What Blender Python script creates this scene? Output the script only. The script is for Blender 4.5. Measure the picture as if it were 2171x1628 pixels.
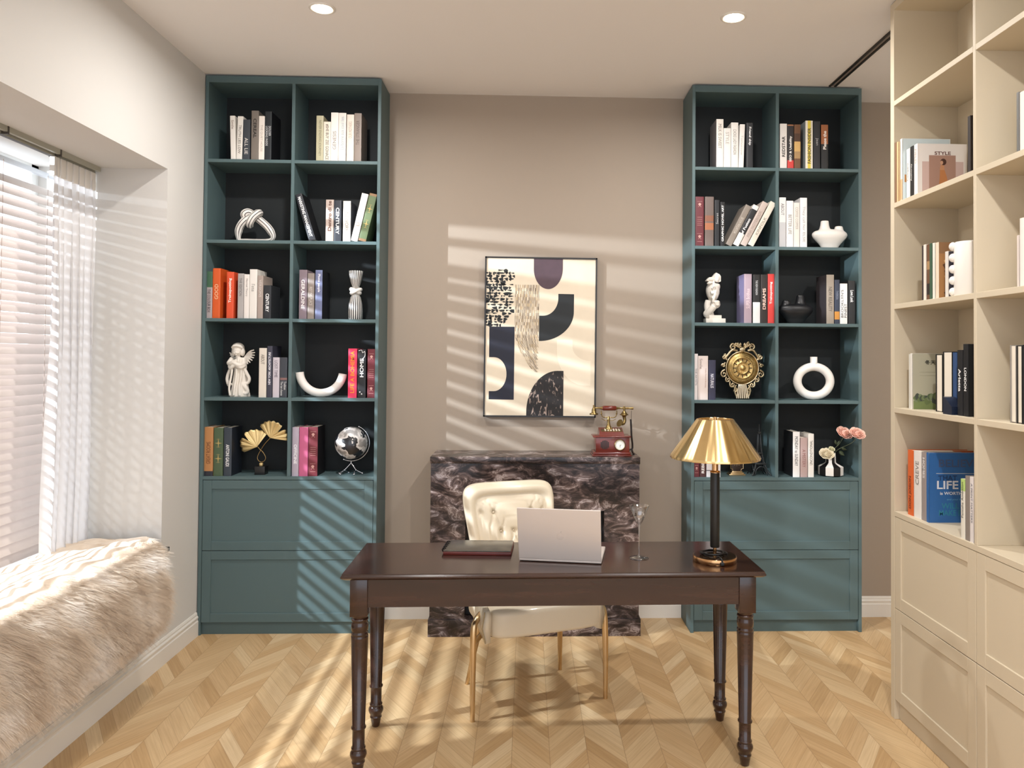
import bpy, bmesh, math, random
from mathutils import Vector, Matrix, Euler, noise as mnoise
R=math.radians; PI=math.pi; SIN=math.sin; COS=math.cos
for o in list(bpy.data.objects): bpy.data.objects.remove(o)
S=bpy.context.scene; COL=S.collection
random.seed(7)
def lin(h):
    if not isinstance(h,str): return tuple(h)[:3]
    h=h.lstrip('#'); h=h if len(h)==6 else '000000'
    v=[int(h[i:i+2],16)/255 for i in (0,2,4)]
    return tuple(c/12.92 if c<=.04045 else ((c+.055)/1.055)**2.4 for c in v)
# ---------------- camera ----------------
F=1601.6; CX=1173.37; CY=726.72; W0,H0=2171,1628
yaw,pitch,roll=.034576,.019024,.007474
def cam_axes():
    cols=[]
    for x,y,z in ((1,0,0),(0,1,0),(0,0,1)):
        a=COS(yaw)*x-SIN(yaw)*y; b=SIN(yaw)*x+COS(yaw)*y
        y2=COS(pitch)*b+SIN(pitch)*z; z2=-SIN(pitch)*b+COS(pitch)*z
        cols.append((COS(roll)*a+SIN(roll)*z2,y2,-SIN(roll)*a+COS(roll)*z2))
    r=Vector([c[0] for c in cols]); f=Vector([c[1] for c in cols]); u=Vector([c[2] for c in cols])
    return r,f,u
cr,cf,cu=cam_axes()
cd=bpy.data.cameras.new('camera'); cam=bpy.data.objects.new('camera',cd); COL.objects.link(cam)
cam.matrix_world=Matrix(((cr.x,cu.x,-cf.x,0),(cr.y,cu.y,-cf.y,-4.3781),(cr.z,cu.z,-cf.z,1.5),(0,0,0,1)))
cd.sensor_fit='HORIZONTAL'; cd.sensor_width=36; cd.lens=F*36/W0
cd.shift_x=(W0/2-CX)/W0; cd.shift_y=(CY-H0/2)/W0; cd.clip_start=.05
S.camera=cam
# ---------------- light ----------------
S.view_settings.view_transform='Standard'; S.view_settings.look='None'; S.view_settings.gamma=1
S.view_settings.use_curve_mapping=False; S.view_settings.exposure=0.68
wd=bpy.data.worlds.new('daylight'); S.world=wd; wd.use_nodes=True
bg=wd.node_tree.nodes['Background']; bg.inputs[0].default_value=(.93,.985,1.09,1); bg.inputs[1].default_value=1.3
def light(name,kind,loc,power,color,size=.1,rot=(0,0,0),**k):
    l=bpy.data.lights.new(name,kind); l.energy=power; l.color=color
    if kind=='AREA': l.shape='DISK'; l.size=size
    elif kind!='SUN': l.shadow_soft_size=size
    for a,b in k.items(): setattr(l,a,b)
    o=bpy.data.objects.new(name,l); o.location=loc; o.rotation_euler=rot; COL.objects.link(o); return o
# hard light outside the window that throws the blind stripes (near point lamp, read from the fanning stripes)
light('window_light','POINT',(-3.8,-2.45,2.48),800,(.80,.90,1.0),.013)
CEIL=3.022
LIGHTS=[(-.911,-1.062),(.907,-1.068),(-.6,-3.3),(.907,-3.0),(-.0,-4.9),(2.25,-2.2)]  # first two are visible fittings; the other four are added, unseen fill
for i,(x,y) in enumerate(LIGHTS):
    light('downlight_and_fill_lamp','AREA',(x,y,CEIL-.012),(14,13,5,20,12,20)[i],(1.0,.975,.95),.085,spread=R(172))
# ---------------- helpers ----------------
MATS={}
def mat(name,c,rough=.5,metal=0,bump=0,bscale=200,var=0,vscale=8,spec=.5,sheen=0,coat=0,trans=0,emis=None,sub=0,aniso=0):
    if name in MATS: return MATS[name]
    m=bpy.data.materials.new(name); m.use_nodes=True; nt=m.node_tree; b=nt.nodes['Principled BSDF']
    c=lin(c); b.inputs['Base Color'].default_value=(*c,1); b.inputs['Roughness'].default_value=rough
    b.inputs['Metallic'].default_value=metal; b.inputs['Specular IOR Level'].default_value=spec
    b.inputs['Sheen Weight'].default_value=sheen; b.inputs['Coat Weight'].default_value=coat; b.inputs['Transmission Weight'].default_value=trans
    if sub: b.inputs['Subsurface Weight'].default_value=sub; b.inputs['Subsurface Radius'].default_value=(.01,.008,.006)
    if aniso:
        b.inputs['Anisotropic'].default_value=aniso
        t=nt.nodes.new('ShaderNodeTangent'); t.direction_type='RADIAL'; t.axis='Z'; nt.links.new(t.outputs[0],b.inputs['Tangent'])
    if emis: b.inputs['Emission Color'].default_value=(*lin(emis[0]),1); b.inputs['Emission Strength'].default_value=emis[1]
    if var or bump:
        tc=nt.nodes.new('ShaderNodeTexCoord')
    if var:
        n=nt.nodes.new('ShaderNodeTexNoise'); n.inputs['Scale'].default_value=vscale; n.inputs['Detail'].default_value=3
        nt.links.new(tc.outputs['Object'],n.inputs['Vector'])
        r=nt.nodes.new('ShaderNodeValToRGB'); r.color_ramp.elements[0].position=.3; r.color_ramp.elements[1].position=.7
        r.color_ramp.elements[0].color=(*[x*(1-var) for x in c],1); r.color_ramp.elements[1].color=(*[min(1,x*(1+var)) for x in c],1)
        nt.links.new(n.outputs[0],r.inputs[0]); nt.links.new(r.outputs[0],b.inputs['Base Color'])
    if bump:
        n=nt.nodes.new('ShaderNodeTexNoise'); n.inputs['Scale'].default_value=bscale; n.inputs['Detail'].default_value=4
        nt.links.new(tc.outputs['Object'],n.inputs['Vector'])
        k=nt.nodes.new('ShaderNodeBump'); k.inputs['Strength'].default_value=bump; k.inputs['Distance'].default_value=.002
        nt.links.new(n.outputs[0],k.inputs['Height']); nt.links.new(k.outputs[0],b.inputs['Normal'])
    MATS[name]=m; return m
def cm(hexc,rough=.55): return mat('print_'+hexc.lstrip('#'),hexc,rough)
class MB:
    def __init__(s): s.v=[]; s.f=[]; s.m=[]; s.sm=[]
    def add(s,vs,fs,mi=0,smooth=False,M=None):
        n=len(s.v); s.v+= [tuple(M@Vector(v)) if M else tuple(v) for v in vs]
        for i,f in enumerate(fs):
            s.f.append(tuple(n+a for a in f)); s.m.append(mi[i] if isinstance(mi,list) else mi); s.sm.append(smooth)
        return s
    def box(s,x0,x1,y0,y1,z0,z1,mi=0,M=None,b=0):
        if b: return s.bbox(x0,x1,y0,y1,z0,z1,b,mi,M)
        vs=[(x,y,z) for z in (z0,z1) for y in (y0,y1) for x in (x0,x1)]
        fs=[(0,2,3,1),(4,5,7,6),(0,1,5,4),(2,6,7,3),(0,4,6,2),(1,3,7,5)]
        return s.add(vs,fs,mi,False,M)
    def bbox(s,x0,x1,y0,y1,z0,z1,b,mi=0,M=None,seg=2):
        bm=bmesh.new(); bmesh.ops.create_cube(bm,size=1)
        for v in bm.verts: v.co=Vector(((x0+x1)/2+v.co.x*(x1-x0),(y0+y1)/2+v.co.y*(y1-y0),(z0+z1)/2+v.co.z*(z1-z0)))
        bmesh.ops.bevel(bm,geom=bm.edges[:],offset=b,segments=seg,affect='EDGES',profile=.6)
        bm.verts.index_update()
        s.add([v.co[:] for v in bm.verts],[[v.index for v in f.verts] for f in bm.faces],mi,seg>1,M); bm.free(); return s
    def lathe(s,prof,c=(0,0,0),seg=32,mi=0,M=None,smooth=True,caps=True,stripes=None,ripple=None,sx=1,sy=1):
        vs=[];fs=[];ms=[]
        for r,z in prof:
            for k in range(seg):
                a=2*PI*k/seg; rr=r*(1+ripple(a) if ripple else 1)
                vs.append((c[0]+rr*COS(a)*sx,c[1]+rr*SIN(a)*sy,c[2]+z))
        for i in range(len(prof)-1):
            for k in range(seg):
                k2=(k+1)%seg; fs.append((i*seg+k,i*seg+k2,(i+1)*seg+k2,(i+1)*seg+k)); ms.append(stripes(k) if stripes else mi)
        s.add(vs,fs,ms,smooth,M)
        if caps:
            s.add([vs[k] for k in range(seg)][::-1],[tuple(range(seg))],mi,False,M)
            s.add(vs[-seg:],[tuple(range(seg))],mi,False,M)
        return s
    def tube(s,pts,r,seg=10,mi=0,M=None,closed=False,stripes=None,caps=True,flat=1):
        P=[Vector(p) for p in pts]; n=len(P); rs=r if isinstance(r,(list,tuple)) else [r]*n
        vs=[];fs=[];ms=[]; up=None
        for i in range(n):
            if closed: t=(P[(i+1)%n]-P[i-1])
            else: t=P[min(i+1,n-1)]-P[max(i-1,0)]
            t.normalize()
            if up is None:
                up=Vector((0,0,1)) if abs(t.z)<.9 else Vector((0,1,0))
            a=up-t*up.dot(t)
            if a.length<1e-5: a=t.orthogonal()
            a.normalize(); b=t.cross(a); up=a
            for k in range(seg):
                q=2*PI*k/seg; vs.append(P[i]+(a*COS(q)+b*SIN(q)*flat)*rs[i])
        m=n if closed else n-1
        for i in range(m):
            for k in range(seg):
                k2=(k+1)%seg; j=(i+1)%n; fs.append((i*seg+k,i*seg+k2,j*seg+k2,j*seg+k)); ms.append(stripes(k) if stripes else mi)
        s.add(vs,fs,ms,True,M)
        if caps and not closed:
            s.add(vs[:seg][::-1],[tuple(range(seg))],mi,False,M); s.add(vs[-seg:],[tuple(range(seg))],mi,False,M)
        return s
    def ell(s,c,r,seg=28,ring=16,mi=0,M=None,rot=None):
        E=Euler(rot).to_matrix() if rot else Matrix.Identity(3)
        vs=[];fs=[]
        for i in range(ring+1):
            th=PI*i/ring
            for k in range(seg):
                a=2*PI*k/seg; p=E@Vector((r[0]*SIN(th)*COS(a),r[1]*SIN(th)*SIN(a),-r[2]*COS(th))); vs.append(Vector(c)+p)
        for i in range(ring):
            for k in range(seg):
                k2=(k+1)%seg; fs.append((i*seg+k,i*seg+k2,(i+1)*seg+k2,(i+1)*seg+k))
        return s.add(vs,fs,mi,True,M)
    def prism(s,poly,h0,h1,axis='y',mi=0,M=None):
        # poly in (x,z) extruded along y, or (x,y) along z, or (y,z) along x
        def P(a,b,h): return {'y':(a,h,b),'z':(a,b,h),'x':(h,a,b)}[axis]
        n=len(poly); vs=[P(a,b,h0) for a,b in poly]+[P(a,b,h1) for a,b in poly]
        fs=[tuple(range(n))[::-1],tuple(range(n,2*n))]+[(i,(i+1)%n,n+(i+1)%n,n+i) for i in range(n)]
        return s.add(vs,fs,mi,False,M)
    def quad(s,a,b,c,d,mi=0,M=None): return s.add([a,b,c,d],[(0,1,2,3)],mi,False,M)
    def build(s,name,mats,parent=None,loc=(0,0,0),rot=(0,0,0),fix=True):
        me=bpy.data.meshes.new(name); me.from_pydata([tuple(v) for v in s.v],[],s.f)
        for m in (mats if isinstance(mats,(list,tuple)) else [mats]): me.materials.append(m)
        me.polygons.foreach_set('material_index',s.m); me.polygons.foreach_set('use_smooth',s.sm); me.update()
        if fix:
            bm=bmesh.new(); bm.from_mesh(me); bmesh.ops.recalc_face_normals(bm,faces=bm.faces); bm.to_mesh(me); bm.free()
        o=bpy.data.objects.new(name,me); COL.objects.link(o); o.location=loc; o.rotation_euler=rot
        if parent: o.parent=parent
        return o
def tag(o,label=None,cat=None,group=None,kind=None):
    if label: o['label']=label
    if cat: o['category']=cat
    if group: o['group']=group
    if kind: o['kind']=kind
    return o
def thing(name,label,cat,loc=(0,0,0),rot=(0,0,0),group=None):
    o=bpy.data.objects.new(name,None); o.empty_display_size=.05; COL.objects.link(o); o.location=loc; o.rotation_euler=rot
    return tag(o,label,cat,group)
def struct(o,label=None): o['kind']='structure'; 
def bez(pts,n=8,closed=False):
    P=[Vector(p) for p in pts]; out=[]; m=len(P)
    for i in range(m if closed else m-1):
        p1=P[i];p2=P[(i+1)%m]; p0=P[i-1] if (i or closed) else p1*2-p2; p3=P[(i+2)%m] if (closed or i+2<m) else p2*2-p1
        for k in range(n):
            t=k/n; out.append(.5*((2*p1)+(-p0+p2)*t+(2*p0-5*p1+4*p2-p3)*t*t+(-p0+3*p1-3*p2+p3)*t**3))
    if not closed: out.append(P[-1])
    return out
TXT={}
def text_geo(s,bold=0):
    if (s,bold) in TXT: return TXT[(s,bold)]
    c=bpy.data.curves.new('t','FONT'); c.body=s; c.size=1; c.align_x='LEFT'; c.offset=.022 if bold else 0; c.resolution_u=3; c.space_line=.95
    o=bpy.data.objects.new('t',c); COL.objects.link(o); bpy.context.view_layer.update()
    me=bpy.data.meshes.new_from_object(o.evaluated_get(bpy.context.evaluated_depsgraph_get()))
    v=[x.co.copy() for x in me.vertices]; f=[tuple(p.vertices) for p in me.polygons]
    bpy.data.objects.remove(o); bpy.data.curves.remove(c); bpy.data.meshes.remove(me)
    if v:
        a=min(p.x for p in v);b=max(p.x for p in v);d=min(p.y for p in v);e=max(p.y for p in v)
    else: a=d=0;b=e=1
    TXT[(s,bold)]=([(p.x-a,p.y-d) for p in v],f,b-a,e-d); return TXT[(s,bold)]
def text_part(s,origin,xd,yd,length,height,material,parent,name='title',bold=0,off=.0006,keep=True):
    """text centred on origin; xd,yd unit directions of reading and of letter tops"""
    v,f,w,h=text_geo(s,bold); xd=Vector(xd);yd=Vector(yd);nd=xd.cross(yd)
    sx=length/w; sy=height/h
    if keep: sx=min(sx,sy*1.35); sy=min(sy,sx*1.9)
    o0=Vector(origin)+nd*off
    m=MB(); m.add([o0+xd*((x-w/2)*sx)+yd*((y-h/2)*sy) for x,y in v],f)
    return m.build(name,material,parent,fix=False)
def remesh(o,voxel,smooth=6):
    r=o.modifiers.new('r','REMESH'); r.mode='VOXEL'; r.voxel_size=voxel; r.use_smooth_shade=True
    if smooth: q=o.modifiers.new('s','SMOOTH'); q.factor=.5; q.iterations=smooth
    return o
# ---------------- the room ----------------
LX=-1.756; RXW=2.75; YB0=-6.2
def ramp(nt,f,stops,mode='LINEAR'):
    r=nt.nodes.new('ShaderNodeValToRGB'); r.color_ramp.interpolation=mode
    e=r.color_ramp.elements
    while len(e)<len(stops): e.new(.5)
    for k,(p,c) in enumerate(stops): e[k].position=p; e[k].color=(*lin(c),1)
    nt.links.new(f,r.inputs[0]); return r
def floor_mat():
    m=bpy.data.materials.new('oak_chevron'); m.use_nodes=True; nt=m.node_tree; b=nt.nodes['Principled BSDF']; N=nt.nodes; L=nt.links
    def M(op,a,c=None,d=None):
        n=N.new('ShaderNodeMath'); n.operation=op
        for i,v in enumerate((a,c,d)):
            if v is None: continue
            if isinstance(v,(int,float)): n.inputs[i].default_value=v
            else: L.new(v,n.inputs[i])
        return n.outputs[0]
    tc=N.new('ShaderNodeTexCoord'); sp=N.new('ShaderNodeSeparateXYZ'); L.new(tc.outputs['Object'],sp.inputs[0])
    X,Y=sp.outputs[0],sp.outputs[1]
    u=M('DIVIDE',M('ADD',X,5.765-.097+.055),.143)   # column index; 5.72/.143 = 40 columns offset
    u=M('DIVIDE',M('SUBTRACT',X,.097-5.72),.143)
    col=M('FLOOR',u); fu=M('FRACT',u); odd=M('MODULO',col,2)
    t=M('ABSOLUTE',M('SUBTRACT',fu,odd))          # even: fu ; odd: 1-fu
    yy=M('SUBTRACT',Y,M('MULTIPLY',t,1.5*.143))
    v=M('DIVIDE',M('ADD',yy,20),.098); idx=M('FLOOR',v); fv=M('FRACT',v)
    cb=N.new('ShaderNodeCombineXYZ'); L.new(col,cb.inputs[0]); L.new(idx,cb.inputs[1])
    wn=N.new('ShaderNodeTexWhiteNoise'); wn.noise_dimensions='2D'; L.new(cb.outputs[0],wn.inputs['Vector'])
    base=ramp(nt,wn.outputs['Value'],[(0,'#bd9b6e'),(.2,'#cba97c'),(.6,'#d0b186'),(.85,'#d6b98e'),(1,'#dec49c')])
    # grain running along each board
    cb2=N.new('ShaderNodeCombineXYZ'); L.new(M('ADD',M('MULTIPLY',yy,55),M('MULTIPLY',wn.outputs['Value'],40)),cb2.inputs[0]); L.new(M('MULTIPLY',t,.9),cb2.inputs[1]); L.new(col,cb2.inputs[2])
    gn=N.new('ShaderNodeTexNoise'); gn.inputs['Scale'].default_value=1.6; gn.inputs['Detail'].default_value=4; L.new(cb2.outputs[0],gn.inputs['Vector'])
    mx=N.new('ShaderNodeMix'); mx.data_type='RGBA'; mx.blend_type='MULTIPLY'; mx.inputs['Factor'].default_value=.5
    g=ramp(nt,gn.outputs[0],[(.3,'#d8ccbe'),(.7,'#ffffff')]); L.new(base.outputs[0],mx.inputs['A']); L.new(g.outputs[0],mx.inputs['B'])
    e1=M('MINIMUM',fv,M('SUBTRACT',1,fv)); e2=M('MULTIPLY',M('MINIMUM',fu,M('SUBTRACT',1,fu)),1.5)
    seam=M('LESS_THAN',M('MINIMUM',e1,e2),.012)
    m2=N.new('ShaderNodeMix'); m2.data_type='RGBA'; L.new(M('MULTIPLY',seam,.45),m2.inputs['Factor']); L.new(mx.outputs['Result'],m2.inputs['A']); m2.inputs['B'].default_value=(*lin('#7a5a3a'),1)
    L.new(m2.outputs['Result'],b.inputs['Base Color']); b.inputs['Roughness'].default_value=.42; b.inputs['Specular IOR Level'].default_value=.4
    return m
WALLW=mat('wall_white','#d4d1cc',.8,bump=.05,bscale=300); CEILM=mat('ceiling_white','#f0ece9',.85,bump=.05,bscale=200)
TAUPE=mat('wall_taupe','#a39586',.75,bump=.06,bscale=350); TRIM=mat('trim_white','#e6e1d8',.45,bump=.02)
def S1(name,fn,m):
    b=MB(); fn(b); o=b.build(name,m); o['kind']='structure'; return o
S1('floor',lambda b:b.box(-2.6,RXW+.1,YB0,.12,-.08,0),floor_mat())
S1('ceiling',lambda b:b.box(-2.6,RXW+.1,YB0,.12,CEIL,CEIL+.1),CEILM)
S1('wall_back',lambda b:b.box(-2.6,RXW+.1,0,.12,0,CEIL),TAUPE)
S1('wall_right',lambda b:b.box(RXW,RXW+.1,YB0,0,0,CEIL),WALLW)
# left wall with its deep window bay (opening y -2.08..-.655, z .55..2.402)
OY0,OY1,OZ0,OZ1=-2.08,-.655,.545,2.402
def wl(b):
    b.box(-2.45,LX,OY1,0,0,CEIL); b.box(-2.45,LX,YB0,OY0,0,CEIL)
    b.box(-2.45,LX,OY0,OY1,OZ1,CEIL); b.box(-2.45,LX,OY0,OY1,0,OZ0)
S1('wall_left',wl,WALLW)
def skirt(b,x0,y0,x1,y1,n,h=.105):
    # moulded profile swept along a straight run; n = direction into the room
    prof=[(0,0),(.014,0),(.014,h*.62),(.011,h*.66),(.011,h*.72),(.013,h*.75),(.013,h*.8),(.008,h*.86),(.008,h*.92),(.004,h),(0,h)]
    vs=[];k=len(prof)
    for (x,y) in ((x0,y0),(x1,y1)):
        vs+=[(x+n[0]*d,y+n[1]*d,z) for d,z in prof]
    b.add(vs,[(i,(i+1)%k,k+(i+1)%k,k+i) for i in range(k)]+[tuple(range(k)),tuple(range(k,2*k))])
S1('baseboard_left',lambda b:skirt(b,LX,-6.1,LX,-.256,(1,0),.125),TRIM)
def bb(b):
    for x0,x1 in ((-.805,-.52),(.624,.901),(1.855,RXW)): skirt(b,x0,0,x1,0,(0,-1),.118)
S1('baseboard_back',bb,TRIM)
SILL=mat('black_stone','#241d1c',.2,bump=.02,var=.3,vscale=20)
S1('window_sill',lambda b:b.bbox(-2.45,-1.728,OY0-.02,OY1+.03,OZ0,OZ0+.022,.004),SILL)
# window: frame and panes at the outer face of the bay
FR=mat('window_frame','#d9d9d6',.4)
def wf(b):
    x0,x1=-2.42,-2.37
    for y0,y1,z0,z1 in ((OY0,OY0+.05,OZ0,OZ1),(OY1-.05,OY1,OZ0,OZ1),(OY0,OY1,OZ1-.014,OZ1),(OY0,OY1,OZ0+.02,OZ0+.06)): b.box(x0,x1,y0,y1,z0,z1)
w=MB(); wf(w); wo=w.build('window_1',FR); wo['kind']='structure'
gm=bpy.data.materials.new('pane_glass'); gm.use_nodes=True; nt=gm.node_tree; nt.nodes.remove(nt.nodes['Principled BSDF'])
t=nt.nodes.new('ShaderNodeBsdfTransparent'); g=nt.nodes.new('ShaderNodeBsdfGlossy'); g.inputs['Roughness'].default_value=.02
x=nt.nodes.new('ShaderNodeMixShader'); x.inputs[0].default_value=.06; nt.links.new(t.outputs[0],x.inputs[1]); nt.links.new(g.outputs[0],x.inputs[2]); nt.links.new(x.outputs[0],nt.nodes['Material Output'].inputs[0])
p=MB(); p.box(-2.4,-2.396,OY0+.05,OY1-.05,OZ0+.06,OZ1-.014); p.build('pane',gm,wo)
# ---------------- ceiling fittings ----------------
WARM=mat('lamp_lens','#fff4e0',.4,emis=('#fff0dc',9))
for i,(x,y) in enumerate(LIGHTS):
    nm=['front left round recessed downlight in the white ceiling','front right round recessed downlight in the white ceiling'][i] if i<2 else 'added round fill downlight in the ceiling, out of view'
    t=thing('ceiling_light',nm,'ceiling light',(x,y,CEIL),group='recessed downlights')
    b=MB(); b.lathe([(.042,.0),(.042,-.004),(.052,-.006),(.058,-.003),(.058,0)],seg=36); b.build('trim_ring',TRIM,t)
    b=MB(); b.lathe([(.0405,-.002),(.0405,-.006)],seg=36); b.build('lens',WARM,t)
b=MB()
for dx in (0,.03): b.box(1.665+dx,1.677+dx,-3.2,-.255,CEIL-.006,CEIL)
b.box(1.677,1.695,-3.2,-.255,CEIL-.002,CEIL,1)
tag(b.build('ceiling_track',[mat('black_metal','#1c1816',.4),mat('track_grey','#8a8078',.5)]),'thin black double rail of a sliding track on the ceiling, between cabinet and beige bookcase','ceiling track')
# ---------------- venetian blind ----------------
BLM=mat('blind_slat','#cabdb5',.5,sub=0)
nt=BLM.node_tree; pb=nt.nodes['Principled BSDF']; tl=nt.nodes.new('ShaderNodeBsdfTranslucent'); tl.inputs[0].default_value=(*lin('#e8d6cc'),1)
x=nt.nodes.new('ShaderNodeMixShader'); x.inputs[0].default_value=.05; nt.links.new(pb.outputs[0],x.inputs[1]); nt.links.new(tl.outputs[0],x.inputs[2]); nt.links.new(x.outputs[0],nt.nodes['Material Output'].inputs[0])
bl=thing('venetian_blind','white slatted venetian blind lowered over the window, slats tilted nearly shut','blind',(-2.26,OY1-.03,OZ0+.02))
BW=OY1-.03-(OY0+.03)
b=MB(); pitch_=.046; wv=.054; n=int((OZ1-.12-OZ0)/pitch_)
for i in range(n):
    z=.035+i*pitch_; tlt=R(50+6*max(0,min(1,(33-i)/12)))
    q=[]
    for k in range(5):
        s=(k/4-.5); cx=s*wv*COS(tlt); cz=-s*wv*SIN(tlt); h=.003*(1-(2*s)**2); q.append((cx+h*SIN(tlt),z+cz+h*COS(tlt)))
    vs=[(a,0,c) for a,c in q]+[(a,-BW,c) for a,c in q]
    vs+=[(a-.0006,0,c-.0012) for a,c in q]+[(a-.0006,-BW,c-.0012) for a,c in q]
    fs=[(k,k+1,6+k,5+k) for k in range(4)]+[(10+k,15+k,16+k,11+k) for k in range(4)]
    b.add(vs,fs,0,True)
b.build('slats',BLM,bl,fix=False)
b=MB(); b.bbox(-.012,.012,-BW,0,1.757,1.78,.003); b.build('headrail',mat('headrail','#c9cdd4',.35),bl)
b=MB(); b.bbox(-.025,.025,-BW,0,.0,.016,.003); b.build('bottom_rail',mat('headrail2','#e2dad4',.4),bl)
b=MB()
for yy in (-.12,-.42,-.85,-1.2): b.tube([(.03,yy,.01),(.03,yy,1.76)],.0011,5)
b.build('cords',mat('blind_cord','#b09c90',.7),bl)
# ---------------- curtain ----------------
SHM=bpy.data.materials.new('sheer_voile'); SHM.use_nodes=True; nt=SHM.node_tree; N=nt.nodes; pb=N['Principled BSDF']; pb.inputs['Base Color'].default_value=(*lin('#e0dedd'),1); pb.inputs['Roughness'].default_value=.8
tl=N.new('ShaderNodeBsdfTranslucent'); tl.inputs[0].default_value=(*lin('#dcdadc'),1); tp=N.new('ShaderNodeBsdfTransparent')
a=N.new('ShaderNodeMixShader'); a.inputs[0].default_value=.22; nt.links.new(pb.outputs[0],a.inputs[1]); nt.links.new(tl.outputs[0],a.inputs[2])
c=N.new('ShaderNodeMixShader'); c.inputs[0].default_value=.05; nt.links.new(a.outputs[0],c.inputs[1]); nt.links.new(tp.outputs[0],c.inputs[2]); nt.links.new(c.outputs[0],N['Material Output'].inputs[0])
def curtain(name,y0,y1,x,amp,folds,seed,z0,z1,flare=0.0):
    b=MB(); nu=folds*14; nv=30; vs=[];fs=[]
    rnd=random.Random(seed)
    for j in range(nv+1):
        t=j/nv; z=z1+(z0-z1)*t
        for i in range(nu+1):
            s=i/nu; ph=2*PI*folds*s
            pin=min(1,.35+t*1.6)
            am=amp*pin*(1+.3*SIN(ph*.37+seed))
            sy=y0+(y1-y0)*s; mid=(y0+y1)/2; sy=mid+(sy-mid)*(1-.05*SIN(PI*min(1,t*1.15))) + flare*t*t*(1-s)+.004*SIN(7*t+ph)
            vs.append((x+am*SIN(ph+.5*SIN(4*t+seed))+ .012*t*SIN(3*t+seed), sy+am*.25*SIN(2*ph), z))
    for j in range(nv):
        for i in range(nu):
            a_=j*(nu+1)+i; fs.append((a_,a_+1,a_+nu+2,a_+nu+1))
    b.add(vs,fs,0,True); return b.build(name,SHM,None,fix=False)
cu_=thing('curtain','sheer white voile curtain gathered at the far side of the window bay','curtain',(0,0,0))
o=curtain('curtain_fabric',-.99,-.662,-2.1,.026,6,1.3,.592,2.372); o.parent=cu_
b=MB()
for i in range(7):
    yy=-.97+i*.047; b.bbox(-2.112,-2.088,yy-.019,yy+.019,2.285,2.372,.004)
b.build('header_tape',mat('header_tape','#e6e2dc',.8,trans=0),cu_)
b=MB(); b.box(-2.12,-2.095,OY0+.05,OY1-.01,OZ1-.03,OZ1); b.box(-2.085,-2.07,OY0+.05,OY1-.01,OZ1-.022,OZ1,0)
b.box(-2.117,-2.098,OY0+.05,OY1-.01,OZ1-.031,OZ1-.029,1)
for k in range(3): b.box(-2.121,-2.068,-.98-k*.34,-.972-k*.34,OZ1-.032,OZ1,1)
tag(b.build('curtain_rail',[mat('rail_grey','#a8a698',.4),mat('rail_dark','#4a443e',.5)]),'pale grey double curtain rail fixed under the soffit of the window bay','curtain rail')
# ---------------- fur throw on the window seat ----------------
def fur():
    b=MB(); vs=[];fs=[]
    # path in XZ: from the window side of the sill over its edge and down
    path=bez([(-2.2,.592),(-2.1,.605),(-1.95,.615),(-1.82,.622),(-1.735,.605),(-1.69,.55),(-1.675,.49),(-1.673,.43),(-1.68,.375)],5)
    ns=len(path); ny=90; Y0,Y1=-.71,-2.06
    for j in range(ns):
        s=j/(ns-1); px,pz=path[j].x,path[j].y
        q_=min(1,max(0,(s-.40)/.22)); inset=.20*q_*q_*(3-2*q_)
        if s>.68: inset+=.15*(1-math.sqrt(max(0,1-((s-.68)/.34)**2)))
        if s<.12: inset=.05*(1-s/.12)
        for i in range(ny+1):
            t=i/ny; y=(Y0-inset)+(Y1-(Y0-inset))*t
            n1=mnoise.noise((y*5,s*4,0))*.022+mnoise.noise((y*14,s*9,3))*.012
            edge=min(1,(s+.02)*8)
            if s>.55: vs.append((px+n1*1.1+.008,y,pz+(.03*mnoise.noise((y*2.3,1,2)) if s>.95 else 0)))
            else: vs.append((px+n1*.2,y,pz+abs(n1)*1.3*edge+.004))
    for j in range(ns-1):
        for i in range(ny):
            a=j*(ny+1)+i; fs.append((a,a+1,a+ny+2,a+ny+1))
    b.add(vs,fs,0,True)
    fm=mat('fur_fibre','#c6ab90',.85,sheen=.3,spec=.15)
    nt=fm.node_tree; n=nt.nodes.new('ShaderNodeTexNoise'); n.inputs['Scale'].default_value=5; n.inputs['Detail'].default_value=5; tc=nt.nodes.new('ShaderNodeTexCoord'); nt.links.new(tc.outputs['Object'],n.inputs['Vector'])
    r=ramp(nt,n.outputs[0],[(.3,'#c2ab92'),(.5,'#dccab4'),(.7,'#f0e6da')]); nt.links.new(r.outputs[0],nt.nodes['Principled BSDF'].inputs['Base Color'])
    o=b.build('fur_throw',fm,fix=False)
    tag(o,'shaggy beige sheepskin throw draped over the window seat','throw')
    ps=o.modifiers.new('fur','PARTICLE_SYSTEM').particle_system; st=ps.settings; st.type='HAIR'; st.count=70000; st.hair_length=.019; st.hair_step=3
    st.emit_from='FACE'; st.use_advanced_hair=True; st.normal_factor=.012; st.object_align_factor=(.012,0,-.022); st.brownian_factor=.006; st.tangent_factor=0
    st.factor_random=.009; st.use_modifier_stack=False; st.child_type='INTERPOLATED'; st.rendered_child_count=4; st.child_percent=0
    st.clump_factor=.3; st.roughness_2=.012; st.roughness_endpoint=.01; st.child_length=1; st.render_step=3
    st.root_radius=1.0; st.tip_radius=.25; st.radius_scale=.0007
    return o
fur()
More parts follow.
